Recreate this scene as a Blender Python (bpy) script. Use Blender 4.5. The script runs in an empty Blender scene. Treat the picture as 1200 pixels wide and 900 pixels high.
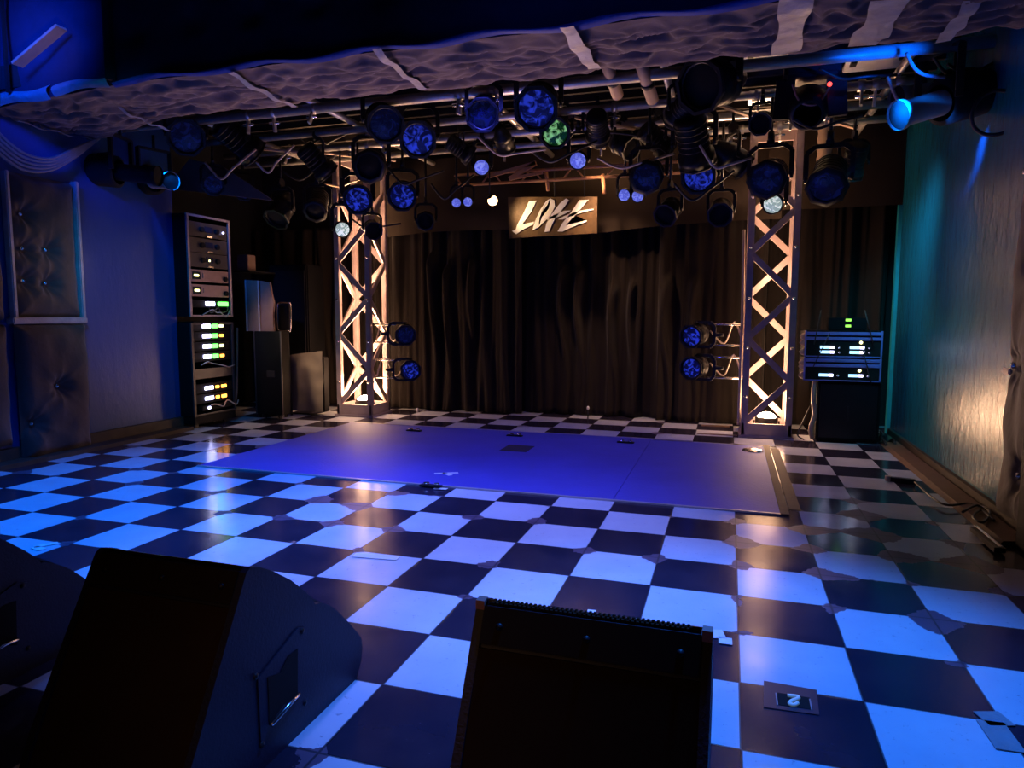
import bpy, bmesh, math, random
from math import sin, cos, pi, sqrt, atan2, radians as R
from mathutils import Vector, Matrix, noise

# All coordinates below are in floor-tile units (one checker tile = one foot); U turns them into metres.
U = 0.3048
random.seed(7)
scene = bpy.context.scene
COL = scene.collection

# ------------------------------------------------------------------ camera model (used to read positions too)
CX, CY, CH, YAW, PITCH, ROLL, FOC = -0.1856, -8.1737, 3.2445, -0.3050, 0.09987, 0.00304, 807.74

def ray(px, py):
    x = (px-600)/FOC; y = (450-py)/FOC
    c, s = cos(ROLL), sin(ROLL); x, y = c*x-s*y, s*x+c*y
    d = cos(PITCH)+y*sin(PITCH); Z = y*cos(PITCH)-sin(PITCH)
    return x*cos(YAW)+d*sin(YAW), -x*sin(YAW)+d*cos(YAW), Z
def aty(px, py, y):
    X, Y, Z = ray(px, py); t = (y-CY)/Y; return Vector((CX+X*t, y, CH+Z*t))
def atx(px, py, x):
    X, Y, Z = ray(px, py); t = (x-CX)/X; return Vector((x, CY+Y*t, CH+Z*t))
def atz(px, py, z):
    X, Y, Z = ray(px, py); t = (z-CH)/Z; return Vector((CX+X*t, CY+Y*t, z))

cam_d = bpy.data.cameras.new('camera'); cam = bpy.data.objects.new('camera', cam_d); COL.objects.link(cam)
F = Vector((sin(YAW)*cos(PITCH), cos(YAW)*cos(PITCH), -sin(PITCH)))
Rr = Vector((cos(YAW), -sin(YAW), 0)); Up = Rr.cross(F)
R2 = cos(ROLL)*Rr+sin(ROLL)*Up; U2 = -sin(ROLL)*Rr+cos(ROLL)*Up
m = Matrix((R2, U2, -F)).transposed().to_4x4(); m.translation = Vector((CX, CY, CH))*U
cam.matrix_world = m
cam_d.sensor_width = 36; cam_d.lens = 36*FOC/1200; cam_d.clip_start = 0.02
scene.camera = cam

# ------------------------------------------------------------------ materials
def nm(name):
    mt = bpy.data.materials.new(name); mt.use_nodes = True
    nt = mt.node_tree; b = nt.nodes['Principled BSDF']
    return mt, nt, b
def N(nt, t, **kw):
    n = nt.nodes.new(t)
    for k, v in kw.items():
        if k.startswith('i_'): n.inputs[k[2:].replace('_', ' ')].default_value = v
        else: setattr(n, k, v)
    return n
def math_n(nt, op, a, b=None, clamp=False):
    n = nt.nodes.new('ShaderNodeMath'); n.operation = op; n.use_clamp = clamp
    for i, v in enumerate((a, b)):
        if v is None: continue
        if isinstance(v, (int, float)): n.inputs[i].default_value = v
        else: nt.links.new(v, n.inputs[i])
    return n.outputs[0]
def mixc(nt, f, a, b):
    n = nt.nodes.new('ShaderNodeMix'); n.data_type = 'RGBA'
    for s, v in ((0, f), (6, a), (7, b)):
        if isinstance(v, (int, float)): n.inputs[s].default_value = v
        elif isinstance(v, tuple): n.inputs[s].default_value = (*v, 1) if len(v) == 3 else v
        else: nt.links.new(v, n.inputs[s])
    return n.outputs[2]
def coords(nt, scale=(1, 1, 1)):
    tc = nt.nodes.new('ShaderNodeTexCoord'); mp = nt.nodes.new('ShaderNodeMapping')
    mp.inputs['Scale'].default_value = scale
    nt.links.new(tc.outputs['Object'], mp.inputs['Vector']); return mp.outputs[0]
def simple(name, col, rough=.5, metal=0, var=.25, scale=14, bump=0, bscale=40, stretch=(1, 1, 1), spec=.5, sheen=0, emit=None, es=0, coat=0):
    mt, nt, b = nm(name)
    v = coords(nt, stretch)
    n = N(nt, 'ShaderNodeTexNoise', i_Scale=scale, i_Detail=5.); nt.links.new(v, n.inputs['Vector'])
    c = mixc(nt, n.outputs['Fac'], tuple(x*(1-var) for x in col), tuple(min(1, x*(1+var)) for x in col))
    nt.links.new(c, b.inputs['Base Color'])
    b.inputs['Roughness'].default_value = rough; b.inputs['Metallic'].default_value = metal
    b.inputs['Specular IOR Level'].default_value = spec; b.inputs['Coat Weight'].default_value = coat
    b.inputs['Coat Roughness'].default_value = .1
    if sheen: b.inputs['Sheen Weight'].default_value = sheen
    if emit: b.inputs['Emission Color'].default_value = (*emit, 1); b.inputs['Emission Strength'].default_value = es
    if bump:
        n2 = N(nt, 'ShaderNodeTexNoise', i_Scale=bscale, i_Detail=6.); nt.links.new(v, n2.inputs['Vector'])
        bp = N(nt, 'ShaderNodeBump', i_Strength=bump, i_Distance=.01)
        nt.links.new(n2.outputs['Fac'], bp.inputs['Height']); nt.links.new(bp.outputs[0], b.inputs['Normal'])
    return mt

def floor_mat():
    mt, nt, b = nm('checker_vinyl_tiles')
    v = coords(nt, (1/U, 1/U, 1/U))
    L = nt.links.new
    sep = N(nt, 'ShaderNodeSeparateXYZ'); L(v, sep.inputs[0])
    fx = math_n(nt, 'FLOOR', sep.outputs[0]); fy = math_n(nt, 'FLOOR', sep.outputs[1])
    par = math_n(nt, 'PINGPONG', math_n(nt, 'ADD', fx, fy), 1)            # 0 white, 1 black
    # distorted distance to the tile corners gives broken corners
    ns = N(nt, 'ShaderNodeTexNoise', i_Scale=5.5, i_Detail=5., i_Roughness=.62); L(v, ns.inputs['Vector'])
    off = N(nt, 'ShaderNodeVectorMath', operation='MULTIPLY_ADD'); L(ns.outputs['Color'], off.inputs[0])
    off.inputs[1].default_value = (.26, .26, 0); L(v, off.inputs[2])
    sub = N(nt, 'ShaderNodeVectorMath', operation='SUBTRACT'); L(off.outputs[0], sub.inputs[0]); sub.inputs[1].default_value = (.13, .13, 0)
    s2 = N(nt, 'ShaderNodeSeparateXYZ'); L(sub.outputs[0], s2.inputs[0])
    def edge(o):
        return math_n(nt, 'PINGPONG', o, .5)      # 0 on a joint, .5 in the middle
    ex, ey = edge(s2.outputs[0]), edge(s2.outputs[1])
    d = math_n(nt, 'MULTIPLY', math_n(nt, 'ADD', ex, ey), .8)
    lo = N(nt, 'ShaderNodeTexNoise', i_Scale=.75, i_Detail=1.5, i_Roughness=.6); L(v, lo.inputs['Vector'])
    # strongly worn patch by the right front corner of the mat
    dv = N(nt, 'ShaderNodeVectorMath', operation='DISTANCE'); L(v, dv.inputs[0]); dv.inputs[1].default_value = (1.6, 2.6, 0)
    dv2 = N(nt, 'ShaderNodeVectorMath', operation='DISTANCE'); L(v, dv2.inputs[0]); dv2.inputs[1].default_value = (-6.2, 2.0, 0)
    w1 = math_n(nt, 'MULTIPLY', math_n(nt, 'SUBTRACT', 1., math_n(nt, 'DIVIDE', dv.outputs['Value'], 3.6), True), .36)
    w2 = math_n(nt, 'MULTIPLY', math_n(nt, 'SUBTRACT', 1., math_n(nt, 'DIVIDE', dv2.outputs['Value'], 2.2), True), .26)
    worn = math_n(nt, 'MAXIMUM', w1, w2)
    rad = math_n(nt, 'ADD', math_n(nt, 'MULTIPLY', math_n(nt, 'SUBTRACT', lo.outputs['Fac'], .50), 1.2), worn)
    chip = math_n(nt, 'GREATER_THAN', rad, d)
    # joints
    jx, jy = edge(sep.outputs[0]), edge(sep.outputs[1])
    joint = math_n(nt, 'LESS_THAN', math_n(nt, 'MINIMUM', jx, jy), .011)
    # scratches
    n3 = N(nt, 'ShaderNodeTexNoise', i_Scale=13., i_Detail=8., i_Roughness=.8); L(v, n3.inputs['Vector'])
    scr = math_n(nt, 'GREATER_THAN', n3.outputs['Fac'], .615)
    n4 = N(nt, 'ShaderNodeTexNoise', i_Scale=1.7, i_Detail=5.); L(v, n4.inputs['Vector'])
    white = mixc(nt, n4.outputs['Fac'], (.52, .58, .68), (.78, .80, .82))
    white = mixc(nt, math_n(nt, 'MULTIPLY', scr, .6), white, (.2, .22, .28))
    n5 = N(nt, 'ShaderNodeTexNoise', i_Scale=22., i_Detail=6., i_Roughness=.7); L(v, n5.inputs['Vector'])
    black = mixc(nt, n4.outputs['Fac'], (.013, .012, .026), (.042, .035, .060))
    black = mixc(nt, math_n(nt, 'MULTIPLY', math_n(nt, 'GREATER_THAN', n5.outputs['Fac'], .69), .8), black, (.18, .16, .20))
    c = mixc(nt, par, white, black)
    subst = mixc(nt, n4.outputs['Fac'], (.07, .05, .085), (.16, .11, .16))
    c = mixc(nt, chip, c, subst)
    c = mixc(nt, math_n(nt, 'MULTIPLY', joint, .85), c, (.02, .018, .025))
    L(c, b.inputs['Base Color'])
    rg = math_n(nt, 'ADD', math_n(nt, 'MULTIPLY', n4.outputs['Fac'], .20), .07)
    rg = math_n(nt, 'ADD', rg, math_n(nt, 'MULTIPLY', chip, .25))
    L(rg, b.inputs['Roughness']); b.inputs['Specular IOR Level'].default_value = .55
    hgt = math_n(nt, 'SUBTRACT', math_n(nt, 'MULTIPLY', n4.outputs['Fac'], .6), math_n(nt, 'ADD', math_n(nt, 'MULTIPLY', chip, .5), math_n(nt, 'MULTIPLY', joint, .4)))
    bp = N(nt, 'ShaderNodeBump', i_Strength=.35, i_Distance=.004); L(hgt, bp.inputs['Height']); L(bp.outputs[0], b.inputs['Normal'])
    return mt

def wall_paint(name, c1, c2, rough=.2, bump=.35):
    mt, nt, b = nm(name); L = nt.links.new
    v = coords(nt, (1, 1, .45))
    n = N(nt, 'ShaderNodeTexNoise', i_Scale=1.3, i_Detail=5.); L(v, n.inputs['Vector'])
    L(mixc(nt, n.outputs['Fac'], c1, c2), b.inputs['Base Color'])
    n2 = N(nt, 'ShaderNodeTexNoise', i_Scale=9., i_Detail=8., i_Roughness=.65); L(v, n2.inputs['Vector'])
    vo = N(nt, 'ShaderNodeTexVoronoi', i_Scale=22.); L(v, vo.inputs['Vector'])
    dots = math_n(nt, 'LESS_THAN', vo.outputs['Distance'], .12)
    h = math_n(nt, 'ADD', n2.outputs['Fac'], math_n(nt, 'MULTIPLY', dots, .15))
    bp = N(nt, 'ShaderNodeBump', i_Strength=bump, i_Distance=.012); L(h, bp.inputs['Height']); L(bp.outputs[0], b.inputs['Normal'])
    b.inputs['Roughness'].default_value = rough; b.inputs['Specular IOR Level'].default_value = .6
    return mt

def gel_mat(name, dark, light, es=.0, scale=9):
    mt, nt, b = nm(name); L = nt.links.new
    tc = nt.nodes.new('ShaderNodeTexCoord')
    oi = nt.nodes.new('ShaderNodeObjectInfo')
    ad = N(nt, 'ShaderNodeVectorMath', operation='ADD'); L(tc.outputs['Object'], ad.inputs[0])
    cmb = N(nt, 'ShaderNodeCombineXYZ'); L(math_n(nt, 'MULTIPLY', oi.outputs['Random'], 7.), cmb.inputs[0]); L(cmb.outputs[0], ad.inputs[1])
    n = N(nt, 'ShaderNodeTexNoise', i_Scale=scale*1.9, i_Detail=3., i_Distortion=1.4); L(ad.outputs[0], n.inputs['Vector'])
    r = N(nt, 'ShaderNodeValToRGB'); L(n.outputs['Fac'], r.inputs[0])
    r.color_ramp.elements[0].position = .5; r.color_ramp.elements[0].color = (*dark, 1)
    r.color_ramp.elements[1].position = .62; r.color_ramp.elements[1].color = (*light, 1)
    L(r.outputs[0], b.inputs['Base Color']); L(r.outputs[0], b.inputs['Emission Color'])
    b.inputs['Emission Strength'].default_value = es; b.inputs['Roughness'].default_value = .25; b.inputs['Metallic'].default_value = .3  # weak emission stands in for stage light reflected by the lenses
    bp = N(nt, 'ShaderNodeBump', i_Strength=.6, i_Distance=.01); L(n.outputs['Fac'], bp.inputs['Height']); L(bp.outputs[0], b.inputs['Normal'])
    return mt
def emis(name, col, s):
    return simple(name, tuple(c*.5 for c in col), .4, emit=col, es=s)

M = dict(
 floor=floor_mat(),
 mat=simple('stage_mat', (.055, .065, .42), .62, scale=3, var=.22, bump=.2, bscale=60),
 lwall=wall_paint('blue_gloss_paint', (.001, .045, .17), (.002, .065, .25), .42, .4),
 teal=wall_paint('teal_gloss_paint', (.006, .13, .21), (.012, .19, .28), .25, .6),
 tealflat=simple('teal_flat', (.02, .35, .42), .4),
 black=simple('black_wall', (.008, .008, .010), .9),
 joist=simple('joist', (.022, .016, .012), .9),
 ceil=simple('ceiling_black', (.012, .010, .010), .95),
 kerb=simple('worn_wood_kerb', (.15, .085, .045), .7, stretch=(1, 8, 1), scale=6, var=.4, bump=.3),
 kerbdark=simple('dark_kerb', (.06, .04, .025), .7, var=.5),
 cloth=simple('grey_brown_cloth', (.15, .105, .105), .9, var=.3, scale=7, bump=.35, bscale=26, sheen=.15),
 clothd=simple('dark_padded_cloth', (.060, .038, .028), .75, var=.35, scale=7, bump=.35, bscale=22, sheen=.25),
 fascia=simple('fascia_cloth', (.010, .014, .045), .9, var=.3, bump=.3, bscale=18),
 tape=simple('silver_tape', (.36, .33, .34), .4, var=.35, bump=.5, bscale=30),
 curtain=simple('black_curtain', (.014, .0105, .0092), .75, var=.3, scale=5, sheen=.05, bump=.15, bscale=80, spec=.08),
 valance=simple('brown_valance', (.026, .019, .014), .85, var=.25, scale=5, spec=.1),
 metal=simple('black_metal', (.006, .006, .009), .42, .0, bump=.1, spec=.35),
 iron=simple('dark_iron', (.014, .014, .017), .5, .3),
 steel=simple('galvanised_steel', (.55, .52, .50), .38, .75, scale=20),
 chrome=simple('worn_chrome', (.75, .72, .70), .22, 1.),
 truss=simple('truss_paint', (.36, .27, .26), .42, .25, var=.3, scale=10),
 duct=simple('tan_duct', (.36, .25, .18), .55, var=.3),
 white=simple('white_panel', (.85, .80, .74), .5),
 gel=gel_mat('blue_gel_painted_shine', (.003, .004, .05), (.025, .05, .60), .55),
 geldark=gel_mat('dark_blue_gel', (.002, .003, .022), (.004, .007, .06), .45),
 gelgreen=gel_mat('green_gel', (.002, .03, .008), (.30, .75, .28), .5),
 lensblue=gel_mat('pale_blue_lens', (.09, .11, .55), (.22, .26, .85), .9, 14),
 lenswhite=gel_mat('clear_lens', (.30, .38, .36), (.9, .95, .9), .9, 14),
 greenring=simple('green_frame', (.01, .10, .03), .5, emit=(.01, .12, .03), es=.3),
 bulb=emis('warm_lamp_glow', (1., .66, .36), 110),
 bulb2=emis('warm_spot_glow', (1., .62, .28), 8),
 blueglow=emis('blue_led_glow', (.02, .22, 1.), 9),
 wedge=simple('black_speaker_paint', (.012, .011, .034), .55, bump=.15, bscale=160),
 wback=simple('brown_speaker_back', (.030, .015, .006), .8, var=.2, spec=.15),
 wrail=simple('speaker_rail', (.018, .010, .006), .7, spec=.2),
 pink=simple('worn_corner', (.45, .2, .16), .6),
 hole=simple('pure_black', (.001, .001, .001), .9),
 casedark=simple('dark_case', (.006, .0058, .007), .6, spec=.12),
 caseedge=simple('case_edge_aluminium', (.32, .28, .34), .4, .6),
 ampdark=simple('amp_face_dark', (.035, .028, .032), .45),
 amppink=simple('amp_face_champagne', (.30, .18, .15), .45, .2),
 card=simple('brown_board', (.20, .13, .11), .8, spec=.1, var=.2),
 tan=simple('tan_cloth', (.26, .21, .15), .85, var=.15, bump=.5, bscale=5),
 letter=simple('white_letters', (.9, .86, .8), .5),
 banner=simple('dark_banner', (.10, .06, .028), .5, var=.6, scale=22, bump=.3, spec=.25),
 wood=simple('raw_timber', (.50, .24, .11), .6, stretch=(4, 1, 1)),
 ledw=emis('led_white', (.62, .60, 1.), 9), ledg=emis('led_green', (.12, 1., .10), 4.5), ledo=emis('led_orange', (1., .38, .05), 5),
 ledy=emis('led_yellow', (.95, .9, .35), 4), ledr=emis('led_red', (1., .05, .04), 4), lcd=emis('lcd_cyan', (.35, .65, .95), 2.2), lcdg=emis('lcd_green_dot', (.35, .9, .1), 1.6),
 cable=simple('black_cable', (.012, .012, .014), .5), cableg=simple('grey_cable', (.22, .20, .20), .5), cablew=simple('tan_cable', (.5, .38, .30), .5),
 railblue=simple('rack_rail', (.3, .28, .75), .35, .3),
 piping=simple('piping_cloth', (.05, .07, .30), .6),
 paint=simple('grey_barrel', (.5, .5, .5), .4),
 patch=simple('dark_patch', (.045, .038, .06), .35),
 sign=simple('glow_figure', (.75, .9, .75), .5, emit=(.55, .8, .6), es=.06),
)

# ------------------------------------------------------------------ mesh builder
OFF = {}
class MB:
    def __init__(s): s.bm = bmesh.new()
    def box(s, lo, hi, rot=None, piv=None, bev=0):
        lo, hi = Vector(lo), Vector(hi); c = (lo+hi)/2
        mt = Matrix.Translation(c) @ Matrix.Diagonal((*(hi-lo), 1))
        if rot is not None:
            p = Vector(piv) if piv is not None else c
            mt = Matrix.Translation(p) @ rot.to_4x4() @ Matrix.Translation(-p) @ mt
        r = bmesh.ops.create_cube(s.bm, size=1, matrix=mt)
        if bev:
            es = set(e for v in r['verts'] for e in v.link_edges)
            bmesh.ops.bevel(s.bm, geom=list(es), offset=bev, segments=2, affect='EDGES')
        return s
    def frame(s, p0, p1):
        d = (Vector(p1)-Vector(p0)); z = d.normalized()
        a = Vector((0, 0, 1)) if abs(z.z) < .95 else Vector((1, 0, 0))
        x = a.cross(z).normalized(); y = z.cross(x); return x, y, d
    def cyl(s, p0, p1, r0, r1=None, n=16, caps=True):
        r1 = r0 if r1 is None else r1
        x, y, d = s.frame(p0, p1); p0 = Vector(p0); p1 = Vector(p1)
        A = [s.bm.verts.new(p0+(x*cos(t)+y*sin(t))*r0) for t in [2*pi*i/n for i in range(n)]]
        B = [s.bm.verts.new(p1+(x*cos(t)+y*sin(t))*r1) for t in [2*pi*i/n for i in range(n)]]
        for i in range(n):
            f = s.bm.faces.new((A[i], A[(i+1) % n], B[(i+1) % n], B[i])); f.smooth = True
        if caps: s.bm.faces.new(A[::-1]); s.bm.faces.new(B)
        return s
    def lathe(s, p0, axis, prof, n=20):    # prof: (distance along axis, radius)
        p0 = Vector(p0); ax = Vector(axis).normalized(); x, y, d = s.frame(p0, p0+ax)
        rings = []
        for t, r in prof:
            rings.append([s.bm.verts.new(p0+ax*t+(x*cos(a)+y*sin(a))*max(r, 1e-4)) for a in [2*pi*i/n for i in range(n)]])
        for A, B in zip(rings, rings[1:]):
            for i in range(n):
                f = s.bm.faces.new((A[i], A[(i+1) % n], B[(i+1) % n], B[i])); f.smooth = True
        return s
    def bar(s, p0, p1, w, h=None, up=None):   # rectangular bar
        h = w if h is None else h
        p0, p1 = Vector(p0), Vector(p1); z = (p1-p0).normalized()
        a = Vector(up) if up else (Vector((0, 0, 1)) if abs(z.z) < .95 else Vector((1, 0, 0)))
        x = a.cross(z).normalized(); y = z.cross(x)
        A = [s.bm.verts.new(p+x*i*w/2+y*j*h/2) for p in (p0, p1) for i, j in ((-1, -1), (1, -1), (1, 1), (-1, 1))]
        for q in ((3, 2, 1, 0), (4, 5, 6, 7), (0, 1, 5, 4), (1, 2, 6, 5), (2, 3, 7, 6), (3, 0, 4, 7)): s.bm.faces.new([A[i] for i in q])
        return s
    def tube(s, pts, r, n=8, closed=False):
        pts = [Vector(p) for p in pts]; P = []
        k = len(pts); sub = 5
        for i in range(k if closed else k-1):     # Catmull-Rom
            g = (lambda j: pts[j % k]) if closed else (lambda j: pts[max(0, min(k-1, j))])
            a, b, c, d = g(i-1), g(i), g(i+1), g(i+2)
            for q in range(sub):
                t = q/sub
                P.append(.5*((2*b)+(c-a)*t+(2*a-5*b+4*c-d)*t*t+(3*b-a-3*c+d)*t**3))
        if not closed: P.append(pts[-1])
        rings = []
        for i, p in enumerate(P):
            nx = P[(i+1) % len(P)] if (closed or i < len(P)-1) else p
            pv = P[i-1] if (closed or i > 0) else p
            t = (nx-pv)
            if t.length < 1e-6: t = Vector((0, 0, 1))
            t.normalize()
            if i == 0:
                a = Vector((0, 0, 1)) if abs(t.z) < .9 else Vector((1, 0, 0)); x = a.cross(t).normalized()
            else: x = (x-t*x.dot(t)).normalized()
            y = t.cross(x)
            rings.append([s.bm.verts.new(p+(x*cos(2*pi*j/n)+y*sin(2*pi*j/n))*r) for j in range(n)])
        m_ = len(rings)
        for i in range(m_ if closed else m_-1):
            A, B = rings[i], rings[(i+1) % m_]
            for j in range(n):
                f = s.bm.faces.new((A[j], A[(j+1) % n], B[(j+1) % n], B[j])); f.smooth = True
        if not closed: s.bm.faces.new(rings[0][::-1]); s.bm.faces.new(rings[-1])
        return s
    def prism(s, poly, fn, a, b):      # poly of 2D points, fn(u, v, w) -> xyz, between w=a and w=b
        A = [s.bm.verts.new(fn(u, v, a)) for u, v in poly]; B = [s.bm.verts.new(fn(u, v, b)) for u, v in poly]
        n = len(poly); f1 = s.bm.faces.new(A[::-1]); f2 = s.bm.faces.new(B)
        for i in range(n): s.bm.faces.new((A[i], A[(i+1) % n], B[(i+1) % n], B[i]))
        bmesh.ops.triangulate(s.bm, faces=[f1, f2]); return s
    def grid(s, fn, nu, nv, smooth=True, thick=None):
        V = [[s.bm.verts.new(fn(i/nu, j/nv)) for j in range(nv+1)] for i in range(nu+1)]
        for i in range(nu):
            for j in range(nv):
                f = s.bm.faces.new((V[i][j], V[i+1][j], V[i+1][j+1], V[i][j+1])); f.smooth = smooth
        return s
    def build(s, name, mat, parent=None, local=False):
        bm = s.bm
        bmesh.ops.recalc_face_normals(bm, faces=bm.faces)
        if parent is None:
            vs = [v.co for v in bm.verts]
            o = Vector(((min(v.x for v in vs)+max(v.x for v in vs))/2, (min(v.y for v in vs)+max(v.y for v in vs))/2, min(v.z for v in vs)))
        else: o = Vector(OFF.get(parent.name, (0, 0, 0))) if not local else Vector((0, 0, 0))
        keep = name in ('floor',)
        if keep: o = Vector((0, 0, 0))
        for v in bm.verts: v.co = (v.co-o)*U
        me = bpy.data.meshes.new(name); bm.to_mesh(me); bm.free()
        me.materials.append(M[mat] if isinstance(mat, str) else mat)
        ob = bpy.data.objects.new(name, me); COL.objects.link(ob)
        if parent is None: ob.location = o*U; OFF[ob.name] = tuple(o)
        else: ob.parent = parent; OFF[ob.name] = tuple(o)
        return ob

def tag(o, label, cat, group=None, kind=None):
    o['label'] = label; o['category'] = cat
    if group: o['group'] = group
    if kind: o['kind'] = kind
    return o
def struct(name, mb, mat):
    o = mb.build(name, mat); o['kind'] = 'structure'; return o
def thing(name, label, cat, loc=(0, 0, 0), group=None, rz=0):
    o = bpy.data.objects.new(name, None); COL.objects.link(o)
    o.location = Vector(loc)*U; o.rotation_euler = (0, 0, rz); OFF[o.name] = tuple(loc); o.empty_display_size = .05
    return tag(o, label, cat, group)
def copy_tree(o, parent=None):
    c = o.copy(); COL.objects.link(c)
    if parent: c.parent = parent
    for ch in list(o.children): copy_tree(ch, c)
    return c

# ------------------------------------------------------------------ room shell
LX, RX, BY = -15.0, 4.05, 13.75
struct('floor', MB().box((-18, -5.5, -.3), (7, 15, 0)), 'floor')
struct('floor', MB().box((-24, -16, -2.9), (14, 15.5, -2.4)), 'black').name = 'floor_audience'
struct('trim_1', MB().box((-18, -5.55, -2.4), (7, -5.5, 0)), 'black')
struct('wall_left', MB().box((LX-.4, 1.0, 0), (LX, 7.55, 10)), 'lwall')
struct('wall_left_recess', MB().box((-17.6, 7.55, 0), (-17.2, 14.6, 11)).box((-17.6, 7.4, 0), (LX-.38, 7.55, 11)), 'black')
struct('wall_left_front', MB().box((-24, -16, -2.4), (-23.6, 1.0, 12)).box((-24, .8, -2.4), (LX-.4, 1.0, 12)), 'black')
struct('wall_right', MB().box((RX, 2.0, 0), (RX+.4, 12.55, 10.5)), 'teal')
struct('wall_right_front', MB().box((13.6, -16, -2.4), (14, 1.8, 12)).box((RX+.3, 1.8, -2.4), (14, 2.0, 12)), 'black')
struct('wall_right_recess', MB().box((5.3, 12.5, 0), (5.6, 14.6, 11)).box((RX+.4, 12.4, 0), (5.6, 12.5, 11)), 'black')
struct('wall_back', MB().box((-17.6, 14.4, 0), (5.6, 14.8, 11)), 'black')
struct('wall_audience', MB().box((-24, -16.3, -2.4), (14, -16, 12)), 'black')
struct('ceiling', MB().box((-24, -16.3, 11), (14, 15, 11.4)), 'ceil')
struct('baseboard_left', MB().box((LX, 1.0, 0), (LX+.12, 7.5, .34)).box((LX, 1.0, 0), (LX+.55, 7.4, .10)), 'kerbdark')
struct('baseboard_right', MB().box((RX-.08, 2.0, 0), (RX, 12.5, .22)), 'kerbdark')
struct('trim_2', MB().prism([(3.55, 0), (3.62, .07), (3.93, .10), (3.97, 0)], lambda u, v, w: (u, w, v), 3.0, 12.3), 'kerb')
# teal pillar and dark gap at the far right corner
struct('trim_3', MB().box((4.05, 13.0, 0), (4.25, 13.2, 10)).box((4.42, 13.25, .3), (4.6, 13.3, 1.1)), 'tealflat')

# mat (two boards)
mt_ = thing('stage_mat', 'large matte blue rectangular stage mat set into the checkered floor', 'mat', (-5.1, 6.8, .0))
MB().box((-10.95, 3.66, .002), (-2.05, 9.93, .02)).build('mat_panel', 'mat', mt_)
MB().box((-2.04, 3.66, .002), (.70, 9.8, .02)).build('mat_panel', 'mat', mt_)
for a, b, c, d in ((-10.95, 3.60, .75, 3.66), (-10.95, 9.93, -1, 9.98)):
    MB().box((a, b, .002), (c, d, .03)).build('edge_strip', 'tape', mt_)
o = MB().box((.70, 3.6, .002), (.84, 9.9, .035)).box((.86, 4.0, .002), (1.05, 9.6, .012)).build('wood_strip', 'kerb'); tag(o, 'worn brown wooden strip along the right edge of the blue mat', 'strip')
c1, c2 = atz(585, 528, .02), atz(627, 523, .02)
o = MB().box((c1.x, c1.y, .021), (c2.x, c2.y, .024)).build('tape_patch', 'fascia'); tag(o, 'dark rectangular patch on the rear middle of the blue mat', 'patch')
# small sockets along the mat
for (px, py, lab) in ((485, 505, 'small dark floor latch at the far left of the mat rear edge'), (603, 511, 'small dark floor latch at the middle of the mat rear edge'),
                      (733, 519, 'small dark floor latch right of centre on the mat rear edge'), (505, 570, 'small dark floor latch on the mat front edge beside white tape')):
    p = atz(px, py, .02); t = thing('floor_latch', lab, 'latch', p, 'latches around the blue mat')
    MB().box(p+Vector((-.22, -.07, .0)), p+Vector((.22, .07, .03)), bev=.01).build('base_plate', 'hole', t)
    MB().cyl(p+Vector((-.09, 0, .03)), p+Vector((-.09, 0, .07)), .06, n=10).cyl(p+Vector((.12, 0, .03)), p+Vector((.12, 0, .07)), .05, n=10).build('screw', 'chrome', t)
p = atz(882, 528, .02); t = thing('floor_latch', 'shiny metal floor latch at the rear right corner of the blue mat', 'latch', p, 'latches around the blue mat')
MB().lathe(p, (0, 0, 1), [(0, .25), (.03, .22), (.05, .0)], 16).build('base_plate', 'chrome', t)
def tape_bits(pts, w, z=.024):
    mb = MB()
    for a, b in pts:
        A, B = atz(*a, z), atz(*b, z); mb.bar(A, B, w, .006, up=(0, 0, 1))
    return mb
for pts, w, z, lab in (
    (([(513, 567), (522, 567)], [(523, 567), (528, 573)]) and [((507, 566), (538, 566)), ((526, 566), (532, 571))], .1, .026, 'white tape mark on the mat, nearer the curtain of the pair'),
    ([((509, 572), (524, 573)), ((512, 571), (513, 573))], .1, .02, 'white tape scrap just behind the front edge latch'),
    ([((838, 738), (843, 748)), ((842, 750), (858, 752))], .14, .01, 'white corner tape mark right of the middle speaker'),
    ([((688, 717), (698, 718))], .12, .01, 'tiny white tape scrap behind the middle speaker'),
    ([((40, 641), (68, 636)), ((40, 641), (50, 644))], .1, .01, 'pale cyan tape mark beside the far left speaker'),
    ([((415, 650), (467, 654))], .16, .01, 'long white tape strip across a dark tile left of centre'),
    ([((1160, 845), (1185, 880)), ((1150, 842), (1180, 842))], .2, .01, 'wide white tape cross on the floor at lower right')):
    if 'mat, nearer' in lab: pts = [((509, 555), (537, 554)), ((520, 554), (528, 557))]
    tag(tape_bits(pts, w, z).build('floor_tape', 'tape' if 'lower right' in lab else 'letter'), lab, 'tape')
# numbered marker
mk = thing('number_marker', 'dark floor marker sticker showing the figure 2', 'marker', atz(928, 821, .005))
def quadp(mb, pts, z0, z1):
    P = [atz(*q, z0) for q in pts]; mb.prism([(p.x, p.y) for p in P], lambda u, v, w: (u, v, w), z0, z1); return mb
quadp(MB(), [(895, 798), (957, 809), (960, 838), (895, 829)], .004, .008).build('backing_patch', 'patch', mk)
quadp(MB(), [(911, 812), (949, 818), (953, 832), (911, 826)], .008, .012).build('sticker', 'hole', mk)
for q in ([(908.5, 812), (910, 812), (912, 826), (910.3, 826)], [(948, 819), (949.6, 819), (952.3, 832), (950.7, 832)]): quadp(MB(), q, .012, .014).build('tape_edge', 'tape', mk)
two = [(922.8, 815.2), (934.6, 816.6), (935, 819), (929, 821), (925.8, 823), (925.6, 825), (928.5, 826.3), (932, 825.8), (935, 823.8)]
MB().tube([atz(*q, .018) for q in two], .017, 6).build('figure', 'sign', mk)

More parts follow.
